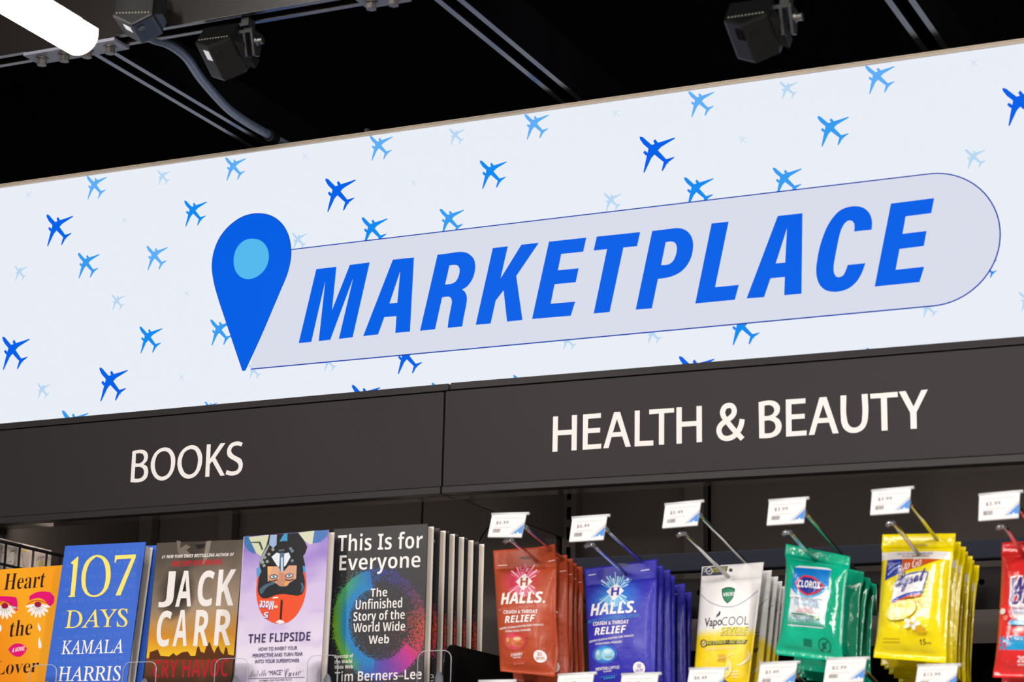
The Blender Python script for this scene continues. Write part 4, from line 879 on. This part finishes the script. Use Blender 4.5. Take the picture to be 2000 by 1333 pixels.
# white and yellow packets
def base_vk(u, v):
    c = (250, 246, 246)
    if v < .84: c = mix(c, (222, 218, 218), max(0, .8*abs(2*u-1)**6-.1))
    t = (.445-v)/.10+.5; return mix(c, (255, 218, 22), t*t*(3-2*t) if 0 < t < 1 else (1 if t >= 1 else 0))
def art_vk(a):
    a.M = VK_; NV = (36, 32, 64); YL = (236, 222, 30); PY = (250, 238, 168)
    a.stroke([(103,432),(200,515),(300,560),(392,573),(485,558),(600,490),(692,394)], 7, (134, 128, 168))
    a.poly([(328,384),(365,368),(400,364),(440,370),(467,384),(463,432),(441,492),(390,538),(350,492),(334,440)], (10, 74, 56), smooth=True); a.poly([(340,392),(370,378),(400,374),(436,380),(456,392),(452,432),(434,486),(390,524),(358,486),(345,440)], (24, 132, 92), smooth=True); a.text('VICKS', (342, 463), (466, 452), 36, (246, 244, 240), 'b', .01)
    for dx in (0, 18, 36): a.stroke([(283+dx*.7,690-dx*.5),(288+dx*.8,665-dx*.5),(305+dx*.4,645-dx*.6),(310+dx*.4,622-dx*.1)], lambda t: 9*math.sin(math.pi*t)+2, (70, 62, 88))
    a.text('Vapo', (153, 808), (334, 792), 116, NV, 'r', .012); a.text('COOL', (334, 768), (602, 752), 88, (74, 62, 84), 'r', -.012); 
    a.text('SEVERE', (328, 852), (594, 840), 66, (120, 110, 20), 'bi', .014); a.text('SEVERE', (324, 849), (590, 837), 66, YL, 'bi', .006); a.text('MENTHOL ORAL ANESTHETIC', (328, 874), (580, 866), 13, (130, 120, 130), 'r', .02)
    a.poly([(186,926),(594,906),(572,952),(172,970)], (30, 28, 50)); a.text('MAX STRENGTH + FAST RELIEF', (180, 963), (574, 944), 36, (220, 214, 40), 'bi', .006)
    a.stroke([(150+32*math.cos(t), 948+36*math.sin(t)) for t in (2*math.pi*k/14 for k in range(14))], 9, (50, 44, 70), True); a.ell(150, 948, 26, 30, (240, 222, 130)); a.stroke([(138,948),(148,962),(166,932)], 7, (60, 50, 70), curve=False)
    for y in (920, 938, 956): a.stroke([(112,y),(138,y-3)], 5, (60, 50, 70), curve=False)
    a.text('SOOTHES SORE THROAT', (164, 1026), (476, 1006), 27, PY, 'b')
    a.stroke([(480,1182),(545,1150),(590,1105),(606,1060),(596,1015)], lambda t: 6+22*math.sin(math.pi*t), (252, 240, 190)); a.stroke([(180,1110),(175,1160),(190,1210)], 5, PY); a.stroke([(300,1100),(380,1095),(460,1052)], 8, (252, 236, 150))
    for k in range(5): a.stroke([(305+k*17,1062),(312+k*17,1100),(302+k*17,1140)], 6, (214, 150, 60))
    a.poly([(396,1120),(425,1150),(435,1200),(415,1255),(370,1295),(330,1305)], (250, 236, 120), smooth=True); a.stroke([(400,1122),(430,1160),(434,1210),(405,1270),(350,1302)], 9, (254, 246, 214))
    for k, s_ in enumerate(('HONEY', 'LEMON', 'CHILL')): a.text(s_, (434-k*2, 1247+k*28), (508-k*4, 1243+k*28), 16, (252, 244, 214), 'r', .02)
def head_vk(a):
    a.M = VK_; NV = (40, 36, 76)
    a.poly([(126,152),(380,138),(356,228),(110,242)], NV); a.stroke([(186+30*math.cos(t), 188+34*math.sin(t)) for t in (2*math.pi*k/14 for k in range(14))], 8, (236, 232, 236), True); a.stroke([(172,186),(184,200),(204,172)], 8, (236, 232, 236), curve=False)
    for y in (164, 180, 196): a.stroke([(132,y+4),(158,y)], 5, (236, 232, 236), curve=False)
    a.text('STARTS WORKING', (224, 182), (368, 170), 22, (214, 206, 60), 'bi', .004); a.text('IN SECONDS!', (216, 208), (356, 196), 22, (214, 206, 60), 'bi', .004); a.ell(408, 182, 20, 18, (60, 56, 58))
ART_HEAD = head_vk
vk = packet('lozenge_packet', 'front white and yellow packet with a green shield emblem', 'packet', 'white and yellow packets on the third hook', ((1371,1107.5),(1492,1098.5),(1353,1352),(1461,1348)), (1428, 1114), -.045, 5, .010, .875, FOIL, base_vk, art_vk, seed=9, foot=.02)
row_copies(vk, (.038, .062, .086, .104), ['second white and yellow packet from the front of its hook', 'third white and yellow packet from the front of its hook', 'fourth white and yellow packet from the front of its hook', 'rearmost white and yellow packet, half hidden by the green wipes'], .5)
# green wipes
def base_cl(u, v): return mix((16, 192, 152), (6, 168, 130), .5+.8*noise.noise(V((u*3, v*3, 8))))
def art_cl(a):
    a.M = CL_; DG = (0, 96, 74)
    a.stroke([(1200+42*math.cos(t), 1088+44*math.sin(t)) for t in (2*math.pi*k/20 for k in range(20))], 9, DG, True); a.stroke([(1172,1120),(1230,1056)], 9, DG, curve=False); a.poly([(1180,1075),(1205,1068),(1212,1108),(1186,1112)], DG)
    a.poly([(1050,1040),(1110,1048),(1105,1098),(1045,1088)], (0, 120, 94)); a.text('9', (1048, 965), (1066, 966), 20, DG, 'b')
def stick_cl(a):
    a.M = CL_; BLU, WHT_ = (34, 138, 216), (232, 240, 244)
    L = lambda t: (980-55*t, 540+405*t); R__ = lambda t: (1250-36*t, 562+415*t)
    a.poly([(985,540),(1010,530),(1225,548),(1250,560),(1248,610),(1216,970),(1200,978),(935,950),(925,940),(965,690)], WHT_)
    for k in range(12):
        t0, t1 = k/12*.47, (k+1)/12*.47; c = mix((20, 120, 208), (60, 160, 228), k/12)
        a.poly([L(t0+.01), R__(t0+.01), R__(t1+.01), L(t1+.01)], c, lay=2)
    for k in range(12):
        t0, t1 = .74+k/12*.25, .74+(k+1)/12*.25; a.poly([L(t0), R__(t0), R__(t1), L(t1)], mix(WHT_, (40, 150, 124), (k/12)**1.3), lay=2)
    a.layer = 3
    a.poly([(957,690),(1000,735),(1090,765),(1160,752),(1236,712),(1233,735),(1228,780),(948,755)], WHT_, smooth=True)
    a.stroke([(985,700),(1040,745),(1120,756),(1190,730)], 16, (96, 180, 228))
    a.poly([(990,655),(1058,603),(1132,617),(1216,684),(1165,730),(1088,753),(1030,722)], (226, 52, 40)); a.poly([(1006,657),(1062,617),(1128,629),(1197,685),(1158,720),(1090,740),(1038,712)], (38, 52, 150)); a.text('CLOROX', (1016, 690), (1186, 706), 52, (246, 246, 248), 'b', .008)
    a.text('Disinfecting Wipes', (1000, 775), (1166, 800), 17, (50, 70, 150), 'b'); a.text('To Go Pack', (985, 812), (1178, 838), 40, (130, 180, 214), 'b', -.006)
    a.text('KILLS 99.9% OF', (1020, 848), (1130, 856), 15, (220, 70, 60), 'b'); a.text('VIRUSES & BACTERIA', (1004, 866), (1148, 878), 14, (220, 70, 60), 'b')
    a.stroke([(970,874),(1060,884),(1162,906)], 9, (0, 110, 84)); a.ell(1166, 908, 16, 12, (120, 176, 60)); a.text('Bleach-free', (986, 905), (1148, 922), 14, (96, 100, 150), 'r', .01); a.text('fresh scent', (1016, 925), (1106, 934), 13, (96, 100, 150), 'r', .01)
def head_cl(a): a.M = CL_; slot(a, 1098, 428, 46, 10, (0, 90, 72))
ART_HEAD = head_cl
cl = packet('wipes_packet', 'front green packet of wipes with a blue and white label', 'wipes', 'green wipes on the fourth hook', ((1535,1063),(1661,1088),(1514,1279),(1646,1294)), (1590, 1079), -.11, 5, .017, .90, FILM, base_cl, art_cl, True, stick_cl, seed=12, foot=.06, pinch=.09)
row_copies(cl, (.066, .088, .104, .120), ['second green packet of wipes from the front of its hook', 'third green packet of wipes from the front of its hook', 'fourth green packet of wipes from the front of its hook', 'rearmost green packet of wipes on its hook'], .5, .004)
# yellow wipes
def base_ly(u, v): return mix((255, 232, 10), (248, 220, 4), .5+.6*noise.noise(V((u*4, v*4, 5))))
def art_ly(a):
    a.M = LY_
    a.poly([(275,480),(742,474),(742,528),(274,533)], (246, 240, 238)); a.text('KILLS 99.9% OF VIRUSES', (395, 502), (630, 496), 13, (80, 80, 150), 'b'); a.text('AND BACTERIA', (425, 520), (610, 514), 12, (200, 110, 70), 'b')
    a.text('15', (543, 1098), (586, 1095), 36, (70, 62, 30), 'b'); a.text('WIPES', (590, 1092), (622, 1090), 12, (110, 100, 40), 'b')
    for y in (1060, 1080): a.stroke([(290,y-5),(410,y)], 7, (206, 178, 0), curve=False)
def stick_ly(a):
    a.M = LY_; WH = (246, 240, 240); NV = (50, 54, 150); OR = (216, 88, 34)
    a.poly([(300,536),(690,532),(668,700),(640,900),(600,1000),(420,1018),(330,985),(296,900),(304,700)], (255, 234, 24), smooth=True)
    a.poly([(320,536),(430,534),(430,625),(305,675)], (44, 60, 170)); a.poly([(434,534),(690,532),(560,580),(434,622)], OR); a.text('to Go', (446, 614), (562, 582), 66, WH, 'si', .02)
    a.stroke([(330,640),(380,600),(420,585)], 12, (150, 170, 230)); a.stroke([(335,600),(380,570),(420,560)], 7, (150, 170, 230))
    a.poly([(384,692),(470,640),(560,620),(618,622),(576,768),(470,780),(358,830)], (60, 100, 190), smooth=True, lay=None); a.poly([(388,698),(472,648),(560,628),(612,630),(574,748),(460,768),(364,808)], WH)
    a.poly([(364,808),(462,768),(574,748),(570,768),(464,788),(366,830)], (50, 80, 180)); a.poly([(366,830),(464,788),(570,768),(566,786),(470,800),(372,846)], OR)
    a.text('Lysol', (386, 770), (592, 724), 132, NV, 'sc', .012)
    a.text('Disinfecting', (474, 834), (630, 832), 22, (120, 108, 40), 'b'); a.text('Wipes', (556, 858), (628, 856), 18, (120, 108, 40), 'b')
    a.ell(430, 880, 110, 60, (250, 232, 120), 28, -.3); a.ell(400, 900, 60, 34, (252, 242, 180), 24, -.3)
    for k in range(5): a.ell(510+34*math.cos(k*1.257), 968+20*math.sin(k*1.257), 26, 15, (250, 246, 236), 14, k*1.257)
    a.ell(570, 1010, 36, 22, (226, 170, 20)); a.ell(510, 968, 12, 9, (236, 200, 60))
def head_ly(a): a.M = LY_; slot(a, 530, 428, 60, 9, (196, 166, 0))
ART_HEAD = head_ly
ly = packet('wipes_packet', 'front yellow packet of wipes with a white swoosh emblem', 'wipes', 'yellow wipes on the fifth hook', ((1723.5,1044.6),(1867,1042.6),(1706,1285),(1848,1296)), (1796, 1066), -.09, 5, .018, .89, FILM, base_ly, art_ly, True, stick_ly, seed=15, foot=.06, pinch=.05)
row_copies(ly, (.030, .052, .072, .092, .112, .134), ['second yellow packet of wipes from the front of its hook', 'third yellow packet of wipes from the front of its hook', 'fourth yellow packet of wipes from the front of its hook', 'fifth yellow packet of wipes from the front of its hook', 'sixth yellow packet of wipes from the front of its hook', 'rearmost yellow packet of wipes on its hook'], .5)
# red wipes, cut by the right edge of the view
def base_wt(u, v): return mix((240, 54, 50), (226, 40, 42), .5+.6*noise.noise(V((u*4, v*4, 11))))
def art_wt(a):
    a.M = WT_; a.poly([(1062,1036),(1500,1060),(1500,1140),(1062,1130),(1052,1090)], (30, 160, 216)); a.text('KILLS GERMS', (1130, 1072), (1420, 1078), 22, (30, 50, 130), 'b'); a.poly([(1086,1062),(1112,1074),(1088,1084)], (240, 240, 244)); a.text('20', (1184, 1210), (1236, 1212), 40, (250, 244, 244), 'b'); a.text('WIPES', (1184, 1230), (1240, 1232), 12, (250, 244, 244), 'b')
    a.stroke([(1150,1000),(1400,1010)], 12, (240, 150, 140), curve=False)
def stick_wt(a):
    a.M = WT_; WH = (246, 236, 240); NV = (66, 40, 130)
    a.ell(1290, 880, 165, 90, (232, 90, 96), 30); a.ell(1290, 885, 140, 70, (248, 226, 226), 30)
    a.text('Wet', (1128, 790), (1400, 770), 140, WH, 'bi', .07); a.text('Ones', (1126, 855), (1440, 835), 110, WH, 'bi', .07); a.text('Wet', (1146, 772), (1390, 752), 112, NV, 'bi', .01); a.text('Ones', (1138, 838), (1430, 820), 84, NV, 'bi', .01)
    a.text('ANTIBACTERIAL HAND WIPES', (1160, 868), (1420, 872), 14, (100, 60, 140), 'b'); a.text('Fresh Scent', (1160, 900), (1400, 905), 28, (150, 190, 226), 'b'); a.poly([(1140,940),(1480,952),(1480,984),(1130,972)], (60, 170, 222)); a.text('Tropical', (1170, 968), (1400, 974), 16, (240, 244, 248), 'b')
    a.ell(1085, 880, 22, 20, (250, 230, 226)); a.ell(1110, 925, 18, 18, (240, 120, 110))
def head_wt(a): a.M = WT_; slot(a, 1205, 415, 40, 9, (150, 16, 20))
ART_HEAD = head_wt
wt = packet('wipes_packet', 'front red packet of wipes cut by the right edge of the view', 'wipes', 'red wipes on the sixth hook', ((1957,1061),(2088,1054),(1939,1324),(2068,1326)), (1998, 1063), -.10, 5, .016, .91, FILM, base_wt, art_wt, True, stick_wt, seed=21, foot=.05, pinch=.06)
row_copies(wt, (.04,), ['second red packet of wipes, its foot showing under the front one'], .5)

# cable at the end of the book bay
cb = [at(x, y, .30) for x, y in ((897, 1150), (912, 1105), (926, 1074), (940, 1047), (957, 1025), (980, 1012))]+[V((-1.5345, .30, 2.157))]
cb = spline(cb, 6)
o = MB().tube(cb, .0028, 10).build('cable', mat('black_rubber', (10, 10, 11), rough=.5), None, 0, tuple(cb[0])); tag(o, 'black cable looping up behind the first price tag', 'cable')
